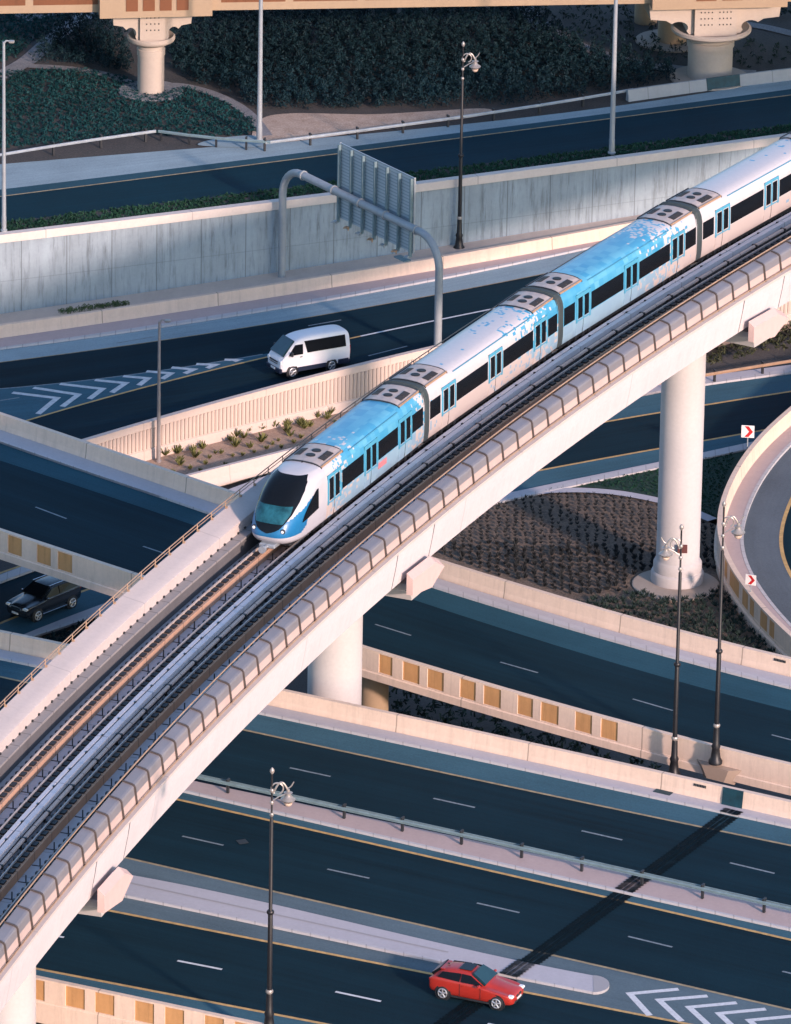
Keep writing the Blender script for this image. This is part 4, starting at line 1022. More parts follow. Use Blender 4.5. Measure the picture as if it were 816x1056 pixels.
        mb = MB(); mb.box((.35, 0, -.06), (.7, .9, .22), bev=.05); mb.tube([(.1, 0, -.05), (-.45, 0, -.05)], .1, 8); mb.lathe((-.42, 0, -.05), [(.2, -.18), (.2, 0)], 14, axis='x'); mb.build('coupler', M['galv'], cr, local=True)
        mb = MB(); mb.box((2.6, 0, -.1), (3.6, 2.0, .25), bev=.08); mb.build('underframe', M['black'], cr, local=True)
        D = [5.35, 10.0, 14.4]; W = [(6.35, 9.05), (10.95, 13.45), (15.3, L - .5)]
        roof_unit(cr, 4.35, 7.0); roof_unit(cr, L - 3.0, L - .45); under(cr, 3.2, L - g0_)
        df = [M['train_lb_p'] if 'train_lb_p' in M else M['train_w'], M['train_lb'], M['train_lb']]
    else:
        body(cr, g0_, L - g0_, liv[i]); D = [2.7, 8.4, 14.0]; W = [(.45, 1.7), (3.65, 7.45), (9.35, 13.05), (14.95, L - .45)]
        roof_unit(cr, .45, 3.0); roof_unit(cr, L - 3.0, L - .45); under(cr, g0_, L - g0_)
        # open gangway bellows towards the carriage in front
        V = []; pts = [(y * 1.0, z) for y, z in SEC] + [(-y, z) for y, z in SEC[::-1][1:]]; k = len(pts); mb = MB()
        for x, s_ in ((-g0_ - .05, 1.0), (-.15, .985), (-.1, 1.015), (0, 1.02), (.1, 1.015), (.15, .985), (g0_ + .05, 1.0)): V += [(x, y * s_, z * s_ + .0) for y, z in pts]
        V2 = [(x, y * 1.012, z * 1.012) for x, y, z in V]
        mb.add(V2, [(a_ * k + j, (a_ + 1) * k + j, (a_ + 1) * k + j + 1, a_ * k + j + 1) for a_ in range(6) for j in range(k - 1)])
        mb.build('gangway_bellows', plain('bellows', (.035, .05, .055), .7) if 'bellows' not in bpy.data.materials else bpy.data.materials['bellows'], cr, local=True)
    dm = {0: M['train_lb'], 1: M['train_lb'], 2: M['train_lb'], 3: M['train_lb'], 4: M['train_lb']}[i]
    for x in D: door(cr, x, dm, liv[i])
    for a_, b_ in W: win(cr, a_, b_)
    # roof shoulder rail line
    mb = MB()
    if i: mb.box(((L) / 2, -1.2, 2.85), (L - 7, .03, .05))
    else: mb.box(((L + 4) / 2, -1.2, 2.85), (L - 11, .03, .05))
    mb.build('gutter', M['train_lb'], cr, local=True)
    if i == 0:   # red door-side sticker patch on the side
        side_patch('side_sticker', 10.95, 12.0, .62, .95, plain('pink_sticker', (.62, .22, .24), .5), cr, -1, .02)
# ================================================================== GUARDRAILS
def guardrail(name, path, s0, s1, posts_s, label, group, h=.75, m=None, double=False, pm=None, side=1):
    m = m or M['galv_t']; pm = pm or M['dark']
    root = empty(name, path.P((s0 + s1) / 2, 0, 0), 0, label, 'guardrail', group)
    sweep('rail', path, [(side * .10, h - .02), (side * .16, h - .06), (side * .16, h - .12), (side * .12, h - .145), (side * .16, h - .17), (side * .16, h - .19), (side * .10, h - .21), (side * .07, h - .19), (side * .07, h - .03)], s0, s1, 2.0, m, root)
    if double: sweep('rail', path, [(-side * .10, h - .02), (-side * .16, h - .06), (-side * .16, h - .27), (-side * .10, h - .31), (-side * .07, h - .29), (-side * .07, h - .03)], s0, s1, 2.0, m, root)
    for q in posts_s:
        mb = MB(); p = path.P(q, 0, 0); mb.box((p[0], p[1], p[2] + h / 2), (.12, .14, h), path.ang(q)); mb.box((p[0], p[1], p[2] + h + .05), (.10, .30, .10), path.ang(q)); mb.build('post', pm, root)
    return root
G_GR = 'metal guardrails beside the roads'
pR = hRail.path(z=HZ)
ps = [pR.s_at(x) for x in (235, 295, 355, 415, 476, 538, 600, 662, 724.5, 788)]; d_ = ps[1] - ps[0]
ps = [ps[0] - d_ * k for k in (3, 2, 1)] + ps + [ps[-1] + d_ * k for k in range(1, 8)]
pR.zf = lambda x, y: HZ + .12
guardrail('guardrail', pR, ps[0] - 1, ps[-1] + 1, ps, 'long double sided guardrail along the median of the main highway', G_GR, .68, double=True)
pg = Cv([(560, 427), (600, 417), (737, 394), (786.5, 386), (850, 375)], z=.12, deg=2).path()
ps = [pg.s_at(x) for x in (737, 786.5)]; d_ = ps[1] - ps[0]; ps = [ps[0] - 2 * d_, ps[0] - d_] + ps + [ps[1] + d_ * k for k in (1, 2, 3)]
guardrail('guardrail', pg, ps[0] - 1, ps[-1] + 1, ps, 'short bronze toned guardrail seen just right of the tall viaduct pier', G_GR, .7, m=M['brass'])
pu = Cv([(270, 156), (320, 149.5), (368.5, 143.5), (415.5, 137), (462, 130.5), (509, 124), (556, 117), (603, 109), (650, 101)], z=UZ, deg=3).path(z=UZ)
ps = [pu.s_at(x) for x in (273, 320, 368.5, 415.5, 462, 509, 556, 601)]
guardrail('guardrail', pu, ps[0], pu.s_at(652), ps, 'guardrail curving along the upper road from the silver mast to the concrete barrier', G_GR, .7, m=M['galv'])
pu1 = Cv([(-60, 180), (0, 168), (60, 159), (110, 152), (160, 144)], z=UZ, deg=2).path(z=UZ)
guardrail('guardrail', pu1, pu1.s_at(-60), pu1.s_at(160), [pu1.s_at(x) for x in (-50, 4, 55, 104, 150)], 'guardrail in front of the green groundcover at the upper left', G_GR, .75, m=M['galv'])
pu2 = Cv([(164, 145), (200, 148), (230, 152), (254, 156), (280, 155)], z=UZ, deg=2).path(z=UZ)
guardrail('guardrail', pu2, pu2.s_at(164), pu2.s_at(279), [pu2.s_at(x) for x in (166, 195, 223, 254, 273)], 'short bluish guardrail descending to the foot of the silver mast', G_GR, .75, m=M['galv_t'])
# concrete barrier beside the far pier
ub = Cv([(649, 104), (728, 92), (762, 87.5), (816, 83), (880, 74)], z=UZ, deg=2).path(z=UZ)
CB = empty('concrete_barrier', ub.P(ub.s_at(740)), 0, 'grey concrete barrier with a dark teal painted shadow in front of the far right pier', 'barrier')
sweep('wall', ub, [(.22, 0), (.18, .2), (.05, .75), (-.12, .75), (-.2, 0)], ub.s_at(647), ub.L - 1, 2, concrete('barrier_grey', (.30, .32, .34), seam=3, seamcol=.6, big=.15), CB)
a, b = ub.s_at(728), ub.s_at(762)  # thin dark slab stands in for a shadow on the barrier
mb = MB(); mb.hexa([ub.P(a, .17, .02), ub.P(b, .17, .02), ub.P(b, .25, .02), ub.P(a, .25, .02), ub.P(a, .03, .80), ub.P(b, .03, .80), ub.P(b, .10, .80), ub.P(a, .10, .80)]); mb.build('shadow_patch', M['teal_shade_grate'], CB)

# ================================================================== LAMPS AND MASTS
M['lamp_black'] = plain('lamp_post_black', (.012, .013, .017), .45, .2)
M['silver'] = plain('lamp_fitting_silver', (.30, .28, .265), .35, .3, var=.2, scale=3)
def ornate_lamp(px, py, z, ytop, sgn, label, base_flare=True, yaw=0.0):
    b = at(px, py, z); H = height_to(b[0], b[1], ytop) - z
    root = empty('street_lamp', tuple(b), yaw, label, 'street lamp', 'black ornate street lamps')
    k = H / 14.0
    mb = MB(); mb.lathe((0, 0, 0), [(.36, 0), (.36, .15), (.26, .3), (.20, .8), (.24, .95), (.17, 1.1), (.15, 1.9), (.13, 2.0)], 20); mb.build('base', M['lamp_black'], root, True, True)
    mb = MB(); mb.lathe((0, 0, 0), [(.125, 2.0), (.115, 6.2), (.09, 6.25), (.085, H * .81), (.05, H * .815), (.045, H - .3)], 16); mb.build('pole', M['lamp_black'], root, True, True)
    for zz in (2.1, 6.2):
        mb = MB(); mb.lathe((0, 0, zz), [(.14, -.1), (.18, -.04), (.18, .04), (.14, .1)], 16); mb.build('collar', M['silver'] if zz < 3 else M['lamp_black'], root, True, True)
    mb = MB(); mb.lathe((0, 0, H - .3), [(.05, 0), (.11, .1), (.11, .2), (.03, .32)], 12); mb.build('finial', M['silver'], root, True, True)
    for zz in (H * .825, H * .87, H * .915):
        mb = MB(); mb.lathe((0, 0, zz), [(.06, -.10), (.105, -.03), (.105, .03), (.06, .10)], 12); mb.build('collar', M['silver'], root, True, True)
    # scroll arm
    ar = MB(); t = np.linspace(0, 1, 15); z1 = H * .905
    pts = [(sgn * (.08 + .95 * u), 0, z1 + .75 * math.sin(u * math.pi * .9) ) for u in t]; pts = [(x * .72, y, z1 + (z - z1) * .75) for x, y, z in pts]; ar.tube(pts, [.05] * 15, 8)
    pts = [(sgn * (.25 + .28 * math.cos(a)), 0, z1 + .25 + .28 * math.sin(a)) for a in np.linspace(-1.2, 4.2, 16)]; ar.tube(pts, .04, 6)
    ar.tube([(sgn * (.74 + .07 * i), 0, z1 + .28 + .02 * i * i) for i in range(0, 5)], .03, 6)
    ar.tube([(sgn * .07, 0, z1 - .35), (sgn * .35, 0, z1 - .15), (sgn * .68, 0, z1)], .03, 6)
    ar.build('scroll_arm', M['silver'], root, True, True)
    cx = sgn * .76; la = MB(); KL = .74; z1 += .12
    la.lathe((cx, 0, z1 - .72), [(0.072, 0.828), (0.086, 0.706), (0.216, 0.648), (0.115, 0.619), (0.130, 0.518)][::-1], 20)
    l0 = la.build('lantern', M['silver'], root, True, True)
    mb = MB(); mb.lathe((cx, 0, z1 - .72), [(0.331, 0.259), (0.360, 0.317), (0.187, 0.446), (0.144, 0.533)], 24); mb.build('hood', M['silver'], l0, True, True)
    mb = MB(); mb.lathe((cx, 0, z1 - .72), [(0.216, 0.173), (0.259, 0.216), (0.259, 0.266)], 24); mb.build('hood_band', M['dark'], l0, True, True)
    mb = MB(); mb.lathe((cx, 0, z1 - .72), [(0.029, -0.058), (0.130, -0.014), (0.194, 0.072), (0.216, 0.173)], 20); mb.build('lamp_glass', plain('amber_lens', (.62, .47, .38), .3) if 'amber_lens' not in bpy.data.materials else bpy.data.materials['amber_lens'], l0, True, True)
    return root
ornate_lamp(277.5, 1064, HZ + .6, 792, 1, 'black ornate street lamp nearest the camera standing on the bottom parapet')
ornate_lamp(695, 800, HZ - 1, 541, -1, 'black ornate street lamp in front of the tall viaduct pier with lantern pointing left')
ornate_lamp(738, 787, DZ + .3, 517, 1, 'black ornate street lamp beside the loop ramp with lantern pointing right')
ornate_lamp(473.5, 257, 2.6, 43, 1, 'black ornate street lamp in front of the grey wall right of the gantry')
def mast(px, py, z, ytop=None, H=None, r=.13, head=None, label='', m=None):
    b = at(px, py, z); H = H or height_to(b[0], b[1], ytop) - z
    root = empty('lamp_mast', tuple(b), 0, label, 'lamp mast', 'plain steel lamp masts'); m = m or M['galv_b']
    MB().lathe((0, 0, 0), [(r * 1.5, 0), (r * 1.5, .08), (r * 1.1, .12), (r * 1.1, .9), (r, 1.0), (r * .6, H)], 16).build('pole', m, root, True, True)
    if head:
        mb = MB(); mb.tube([(0, 0, H - .1), (head * .3, 0, H + .08), (head * .75, 0, H + .05)], [r * .55, r * .4, r * .35], 8); mb.build('arm', m, root, True, True)
        mb = MB(); mb.box((head * .95, 0, H + .02), (abs(head) * .7, .34, .14), bev=.04); mb.build('lamp_head', M['silver'], root, local=True)
    return root
mast(4, 238, UZ + .3, ytop=43, r=.14, head=.5, label='plain grey lamp mast at the left edge of the photo')
mast(267.5, 145, UZ, H=13.5, r=.17, head=.6, label='tall silver mast with a dark foot beside the sandy patch')
mast(631, 158, UZ + .1, H=14, r=.17, head=.6, label='tall silver mast rising from the verge behind the train')
mast(163.5, 476, .2, ytop=331, r=.12, head=.5, label='slender brownish lamp mast in the planted strip behind the low wall', m=plain('mast_taupe', (.26, .24, .24), .5, .2))

# ================================================================== GANTRY SIGN
gl = at(290.5, 287, pl=(2.0 + .5, .029, 0)); gr = at(451.5, 356, pl=(2.0 + .95, .029, 0)); GH = height_to(gl[0], gl[1], 169.0)
d = gr - gl; L = float(np.hypot(d[0], d[1])); ga = math.atan2(d[1], d[0])
GT = empty('sign_gantry', (gl[0], gl[1], gl[2]), ga, 'grey tubular portal gantry arching over the van road', 'gantry')
zt = GH - gl[2] - .1; rc = 1.9; z2 = gr[2] - gl[2]
def arc_pts(cx, cz, r, a0, a1, n=9): return [(cx + r * math.cos(a), 0, cz + r * math.sin(a)) for a in np.linspace(a0, a1, n)]
mb = MB(); mb.tube([(0, 0, -.3), (0, 0, 1.5)] + arc_pts(rc, zt - rc, rc, math.pi, math.pi / 2) + [(rc + .3, 0, zt)], .24, 20); mb.build('left_leg', M['galv_b'], GT, True, True)
mb = MB(); mb.tube([(rc + .3, 0, zt), (L - rc - .5, 0, zt)], .25, 20); mb.build('beam', M['galv_b'], GT, True, True)
mb = MB(); mb.tube([(L - rc - .5, 0, zt)] + arc_pts(L - rc, zt - rc, rc, math.pi / 2, 0) + [(L, 0, z2 - .3)], .24, 20); mb.build('right_leg', M['galv_b'], GT, True, True)
for x in (rc + .3, L * .33, L * .5, L * .66, L - rc - .5):
    mb = MB(); mb.lathe((x - .06, 0, zt), [(.31, 0), (.31, .12)], 20, axis='x'); mb.build('flange', M['galv_b'], GT, True, True)
MB().box((0, 0, -.1), (.56, .56, .3), bev=.04).build('footing', M['dark'], GT, local=True)
# sign board hung behind the beam (we see its back)
def gx(px):   # position along the beam seen at photo column px
    lo, hi = 0, L
    for _ in range(40):
        m_ = (lo + hi) / 2
        p = (gl[0] + math.cos(ga) * m_, gl[1] + math.sin(ga) * m_, GH)
        if proj(p)[0] < px: lo = m_
        else: hi = m_
    return lo
xs0, xs1 = gx(344.5) - .15, gx(421) - .15
yb = .55
def gz(px, py, x):  # height at which that point projects to py
    lo, hi = -3, 16
    for _ in range(40):
        m_ = (lo + hi) / 2; p = (gl[0] + math.cos(ga) * x - math.sin(ga) * yb, gl[1] + math.sin(ga) * x + math.cos(ga) * yb, gl[2] + m_)
        if proj(p)[1] > py: lo = m_
        else: hi = m_
    return lo
zS1 = (gz(345, 145, xs0) + gz(421, 185.4, xs1)) / 2; zS0 = (gz(345, 223, xs0) + gz(421, 262, xs1)) / 2
print('gantry', L, zt, xs0, xs1, zS0, zS1)
GS = empty('direction_sign', (gl[0] + math.cos(ga) * xs0 - math.sin(ga) * yb, gl[1] + math.sin(ga) * xs0 + math.cos(ga) * yb, gl[2]), ga, 'large road sign seen from behind hanging on the tubular gantry', 'sign')
wS = xs1 - xs0
sb_m = NT('sign_back'); wv = sb_m.n('ShaderNodeTexWave', {'Vector': sb_m.co.outputs['Object'], 'Scale': 1.5, 'Distortion': 0.0}, wave_type='BANDS', bands_direction='Z')
sbm = sb_m.done(sb_m.ramp(wv.outputs[1], [(.1, (.26, .33, .38)), (.5, (.40, .47, .52))]), .5, .3)
MB().box((wS / 2, 0, (zS0 + zS1) / 2), (wS, .06, zS1 - zS0)).build('board', sbm, GS, local=True)
MB().box((wS / 2, .04, (zS0 + zS1) / 2), (wS - .06, .02, zS1 - zS0 - .06)).build('sign_face', plain('sign_face_blue', (.02, .12, .3), .5), GS, local=True)
for k in range(7):
    x = .12 + k * (wS - .24) / 6
    p_ = MB().box((x, -.16, (zS0 + zS1) / 2 - .15), (.12, .2, zS1 - zS0 + .2)).build('post', M['galv_t'], GS, local=True)
    mb = MB(); mb.box((x - .02, -.38, zS0 - .18), (.07, .55, .07)); mb.box((x + .12, -.5, zS0 - .12), (.28, .16, .12)); mb.box((x, -.30, zS0 - .3), (.06, .06, .2)); mb.build('bracket', M['brass'] if k % 2 else M['galv'], GS, local=True)
    if k in (0, 6): MB().box((x + (.12 if k else -.12), 0, (zS0 + zS1) / 2), (.06, .12, zS1 - zS0 + .04)).build('edge_frame', M['galv'], GS, local=True)
MB().box((wS - .1, -.75, zS0 - .22), (1.1, .5, .08)).build('walk_grate', M['galv_t'], GS, local=True)

# chevron signs on the loop
def chev_sign(px, py, z, label, w=.72, yaw=0.0, ph=.75):
    b = at(px, py, z); root = empty('chevron_sign', tuple(b), yaw, label, 'road sign', 'red and white chevron signs on the loop ramp')
    MB().tube([(0, .03, -ph - .35), (0, .03, .3)], .035, 8).build('post', M['galv_b'], root, True, True)
    MB().box((0, 0, 0), (w, .03, w), bev=0).build('plate', M['white_p'], root, local=True)
    mb = MB(); t = w * .23; h = w * .5 - .04; x0, x1 = -w * .26, w * .20
    for sgn in (-1, 1):
        P = [(x0, sgn * h), (x0 + t * 1.35, sgn * h), (x1 + t * .9, 0), (x1 - t * .45, 0)]
        mb.add([(x, -.022, zz) for x, zz in P], [(0, 1, 2, 3) if sgn < 0 else (3, 2, 1, 0)])
    mb.build('chevron', M['red_p'], root, local=True)
chev_sign(771.5, 445, LZ + 1.9, 'red and white chevron sign on the far curve of the loop ramp parapet', .76, -.1)
chev_sign(774.5, 598, LZ + 1.75, 'smaller red and white chevron sign above the ochre panels of the loop ramp', .62, -.35)

# ================================================================== VEHICLES
def car(name, loc, yaw, tilt, label, cat, sp, paint, lower=None, group=None):
    """sp: dict of stations. local x forward (front at +x), z up"""
    root = empty(name, loc, yaw, label, cat, group)
    st = sp['st']          # (x, zlow, zbelt, ztop, wlow, wbelt, wtop)
    ring = []
    for (x, zl, zb, zt, wl_, wb, wt) in st:
        hb = (zl + zb) / 2
        pts = [(0, zl), (wl_ * .8, zl), (wl_, zl + .08), (wb, hb), (wb * .985, zb - .03)]
        if zt - zb > .05: pts += [(wb * .955, zb + .03), (wt + .03, zt - .10), (wt - .10, zt - .02), (wt * .5, zt + .015), (0, zt + .02)]
        else: pts += [(wb * .93, zb), (wb * .86, zb + (zt - zb) * .5), (wb * .7, zt), (wb * .35, zt + .01), (0, zt + .015)]
        ring.append([(x, y, z) for y, z in pts])
    n = len(ring[0]); V = []
    for r in ring: V += r + [(x, -y, z) for x, y, z in r[::-1][1:-1]]
    k = 2 * n - 2; F = [(i * k + j, (i + 1) * k + j, (i + 1) * k + (j + 1) % k, i * k + (j + 1) % k) for i in range(len(ring) - 1) for j in range(k)]
    F += [tuple(range(k - 1, -1, -1)) if False else tuple(range(k)), tuple(range(len(V) - 1, len(V) - k - 1, -1))]
    fm = []
    for f in F:
        cz = np.mean([V[j][2] for j in f]); fm.append(1 if lower and cz < sp.get('zlower', 0) else 0)
    o = mesh('body', V, F, None, root, local=True, mats=[paint, lower or paint], fm=fm)
    bm_ = o.modifiers.new('s', 'SUBSURF'); bm_.levels = 2; bm_.render_levels = 2
    o.data.polygons.foreach_set('use_smooth', [True] * len(o.data.polygons))
    # windows as slabs following the greenhouse, given as 4 corner polys
    for nm, P, mm in sp['glass']:
        P = [np.array(p, float) for p in P]; nrm = np.cross(P[1] - P[0], P[2] - P[0]); nrm /= np.linalg.norm(nrm)
        sgs = (1, -1) if nm.startswith('side') else (1,)
        for sg_ in sgs:
            Q = [p * np.array([1, sg_, 1]) for p in P]; nn = nrm * np.array([1, sg_, 1]); m4 = len(Q)
            if nn @ (np.mean(Q, axis=0) - np.array([0, 0, 1.0])) < 0: nn = -nn
            V2 = [q + nn * (.075 if nm in ('windscreen', 'rear_window') else .015) for q in Q] + [q - nn * .05 for q in Q]
            F2 = [tuple(range(m4)), tuple(range(2 * m4 - 1, m4 - 1, -1))] + [(i, (i + 1) % m4, (i + 1) % m4 + m4, i + m4) for i in range(m4)]
            g_ = mesh(nm.replace('side_', '') if False else nm, V2, F2, mm, root, local=True)
    rw = sp['rw']; tr = sp['track']
    for x in sp['axles']:
        for sg_ in (-1, 1):
            y = sg_ * tr
            ar = MB(); ar.lathe((x, y - .03 if sg_ > 0 else y - .13, rw), [(rw + .07, 0), (rw + .07, .16)], 28, axis='y'); ar.build('wheel_arch', M['black'], root, local=True)
            w = MB(); w.lathe((x, y - .02 if sg_ > 0 else y - .16, rw), [(rw * .8, 0), (rw, .03), (rw, .15), (rw * .8, .18)], 28, axis='y'); wh = w.build('wheel', M['black'], root, True, True)
            yo = y + sg_ * .165
            r_ = MB(); r_.lathe((x, min(yo, yo - sg_ * .03), rw), [(rw * .70, 0), (rw * .70, .03)], 24, axis='y'); r_.build('rim_back', M['dark'], wh, local=True)
            s_ = MB()
            for q in range(5):
                a = q * 2 * math.pi / 5 + .3; s_.tube([(x, yo + sg_ * .01, rw), (x + math.cos(a) * rw * .66, yo + sg_ * .01, rw + math.sin(a) * rw * .66)], .045, 6)
            s_.lathe((x, min(yo, yo + sg_ * .03), rw), [(rw * .22, 0), (rw * .22, .03)], 12, axis='y')
            s_.tube([(x + math.cos(a) * rw * .66, yo + sg_ * .005, rw + math.sin(a) * rw * .66) for a in np.linspace(0, 2 * math.pi, 21)], .035, 6, cap=False)
            s_.build('rim', M['alloy'], wh, True, True)
    for nm, c, sz, mm, bv in sp['bits']:
        for sg_ in ((1, -1) if c[1] else (1,)):
            MB().box((c[0], c[1] * sg_, c[2]), sz, 0, bv).build(nm, mm, root, local=True)
    root.rotation_euler = (0, tilt, yaw)
    return root
# --- white van (4.9 x 1.72 x 2.25)
VH = 2.26
van = dict(zlower=.52, rw=.34, track=.72, axles=(1.62, -1.12), st=[
    (2.44, .42, .72, .80, .62, .66, .5), (2.40, .30, .98, 1.02, .74, .78, .6), (2.22, .26, 1.22, 1.27, .82, .84, .62), (1.95, .26, 1.32, 1.60, .84, .86, .64), (1.55, .26, 1.34, 1.97, .84, .86, .66), (1.15, .26, 1.34, 2.14, .84, .86, .68),
    (.6, .26, 1.34, 2.23, .84, .86, .69), (-.6, .26, 1.34, VH, .84, .86, .69), (-1.8, .26, 1.34, VH, .84, .86, .69), (-2.25, .28, 1.34, 2.2, .83, .85, .67), (-2.42, .34, 1.34, 2.06, .80, .83, .62), (-2.46, .4, 1.30, 1.9, .76, .80, .58)],
    glass=[('windscreen', [(2.24, -.72, 1.27), (2.24, .72, 1.27), (1.42, .60, 2.04), (1.42, -.60, 2.04)], M['glass_b']),
           ('side_front_window', [(1.92, .855, 1.30), (.92, .865, 1.30), (.92, .79, 1.86), (1.42, .79, 1.86)], M['glass']),
           ('side_rear_window', [(.60, .865, 1.34), (-2.1, .865, 1.34), (-2.05, .76, 2.0), (.78, .76, 2.0)], M['glass']),
           ('rear_window', [(-2.475, .6, 1.4), (-2.475, -.6, 1.4), (-2.44, -.5, 1.92), (-2.44, .5, 1.92)], M['glass'])],
    bits=[('headlight', (2.36, .66, .92), (.16, .26, .22), M['lamp'], .03), ('grille', (2.45, 0, .93), (.05, .9, .07), M['dark'], 0), ('grille', (2.46, 0, .82), (.05, .9, .05), M['chrome'], 0),
          ('bumper', (2.38, 0, .45), (.2, 1.62, .3), M['van_n'], .05), ('number_plate', (2.49, 0, .5), (.02, .5, .12), M['white_p'], 0), ('mirror', (1.78, 1.0, 1.42), (.14, .2, .26), M['dark'], .03),
          ('door_handle', (1.05, .885, 1.16), (.16, .03, .04), M['dark'], 0), ('side_sill', (.25, .845, .44), (2.0, .06, .26), M['van_n'], .02), ('side_sill', (-1.95, .845, .48), (.75, .06, .3), M['van_n'], .02), ('tail_lamp', (-2.42, .74, 1.1), (.08, .14, .5), M['redlens'], .02),
          ('rear_bumper', (-2.42, 0, .45), (.16, 1.6, .24), M['van_n'], .04)])
def two_pt(pa, pb, pl):   # front and rear wheel ground contacts (camera side)
    A = at(*pa, pl=pl); B = at(*pb, pl=pl); return A, B
def place(pa, pb, pl, sp, side):
    """pa = front wheel contact pixel, pb = rear; side = +1 when local +y faces the camera"""
    A, B = two_pt(pa, pb, pl); f = A - B; wb = np.linalg.norm(f); f /= wb; yaw = math.atan2(f[1], f[0]); left = np.array([-math.sin(yaw), math.cos(yaw), 0])
    mid = (A + B) / 2; mx = sum(sp['axles']) / 2
    c = mid - left * side * (sp['track'] + .1) - f * mx; print('wheelbase', wb, 'model', sp['axles'][0] - sp['axles'][1], 'yaw', math.degrees(yaw))
    sc__ = wb / (sp['axles'][0] - sp['axles'][1]); a, b, cc = pl; c[2] = a + b * c[0] + cc * c[1] + .005
    return c, yaw, sc__
def chk(path_cv, x): 
    e = 1.0; return math.atan2(path_cv.y(x + e) - path_cv.y(x - e), 2 * e)
c, yaw, k = place((302, 391), (342, 381), FPn, van, 1)
yaw = chk(fG2, c[0]) + math.pi; 
V1 = car('minibus_van', tuple(c), yaw, .029 * math.cos(yaw), 'white minibus van with dark lower body driving past the road chevrons', 'van', van, M['van_w'], M['van_n'])
V1.scale = (1.0, 1.0, 1.09)
# --- red hatchback
red = dict(rw=.325, track=.74, axles=(1.36, -1.32), st=[
    (2.12, .32, .56, .60, .55, .60, .5), (2.05, .22, .66, .70, .72, .76, .5), (1.8, .19, .74, .80, .80, .85, .5), (1.35, .19, .80, .89, .84, .885, .5), (.85, .19, .86, .97, .85, .89, .55), (.62, .19, .90, 1.06, .85, .89, .58), (.05, .19, .93, 1.38, .85, .89, .58), (-.25, .19, .94, 1.42, .85, .89, .58),
    (-.9, .19, .95, 1.42, .85, .89, .57), (-1.5, .19, .97, 1.36, .85, .885, .55), (-1.85, .22, .98, 1.18, .83, .86, .54), (-2.02, .28, .94, .99, .78, .82, .54), (-2.1, .34, .80, .84, .70, .75, .54)],
    glass=[('windscreen', [(.72, -.70, 1.01), (.72, .70, 1.01), (.04, .56, 1.375), (.04, -.56, 1.375)], M['glass_b']),
           ('side_window', [(.66, .835, 1.0), (-.45, .85, 1.0), (-.45, .655, 1.345), (-.02, .66, 1.335)], M['glass']), ('side_rear_window', [(-.52, .85, 1.0), (-1.62, .835, 1.06), (-1.42, .66, 1.29), (-.52, .655, 1.345)], M['glass']),
           ('rear_window', [(-1.98, .56, 1.03), (-1.98, -.56, 1.03), (-1.60, -.5, 1.33), (-1.60, .5, 1.33)], M['glass'])],
    bits=[('sunroof', (-.42, 0, 1.45), (.62, .78, .02), M['glass'], .005), ('headlight', (1.97, .64, .66), (.26, .26, .12), M['lamp'], .03), ('grille', (2.10, .16, .58), (.06, .26, .10), M['dark'], .02), ('lower_grille', (2.08, 0, .34), (.08, 1.0, .12), M['dark'], .02),
          ('mirror', (.50, .98, 1.02), (.14, .20, .13), M['car_r'], .04), ('tail_lamp', (-2.0, .66, .86), (.12, .28, .14), M['redlens'], .03), ('rear_spoiler', (-1.55, 0, 1.335), (.26, .98, .03), M['car_r'], .01),
          ('number_plate', (2.135, 0, .46), (.02, .46, .1), M['white_p'], 0), ('door_line', (-.48, .893, .62), (.015, .01, .6), M['dark'], 0), ('door_line', (.55, .893, .6), (.015, .01, .55), M['dark'], 0), ('door_handle', (-.3, .9, .84), (.16, .02, .03), M['car_r'], 0), ('antenna', (-1.4, 0, 1.43), (.12, .03, .06), M['dark'], .01), ('side_sill', (.02, .86, .24), (1.9, .05, .09), M['dark'], .01)])
c, yaw, k = place((512.5, 1041), (457.5, 1030.5), HP, red, -1)
yaw = chk(hC_y1, c[0])
V2 = car('hatchback_car', tuple(c), yaw, 0, 'red hatchback car with black sunroof on the nearest carriageway', 'car', red, M['car_r'])
V2.scale = (1.04, 1.04, 1.06)
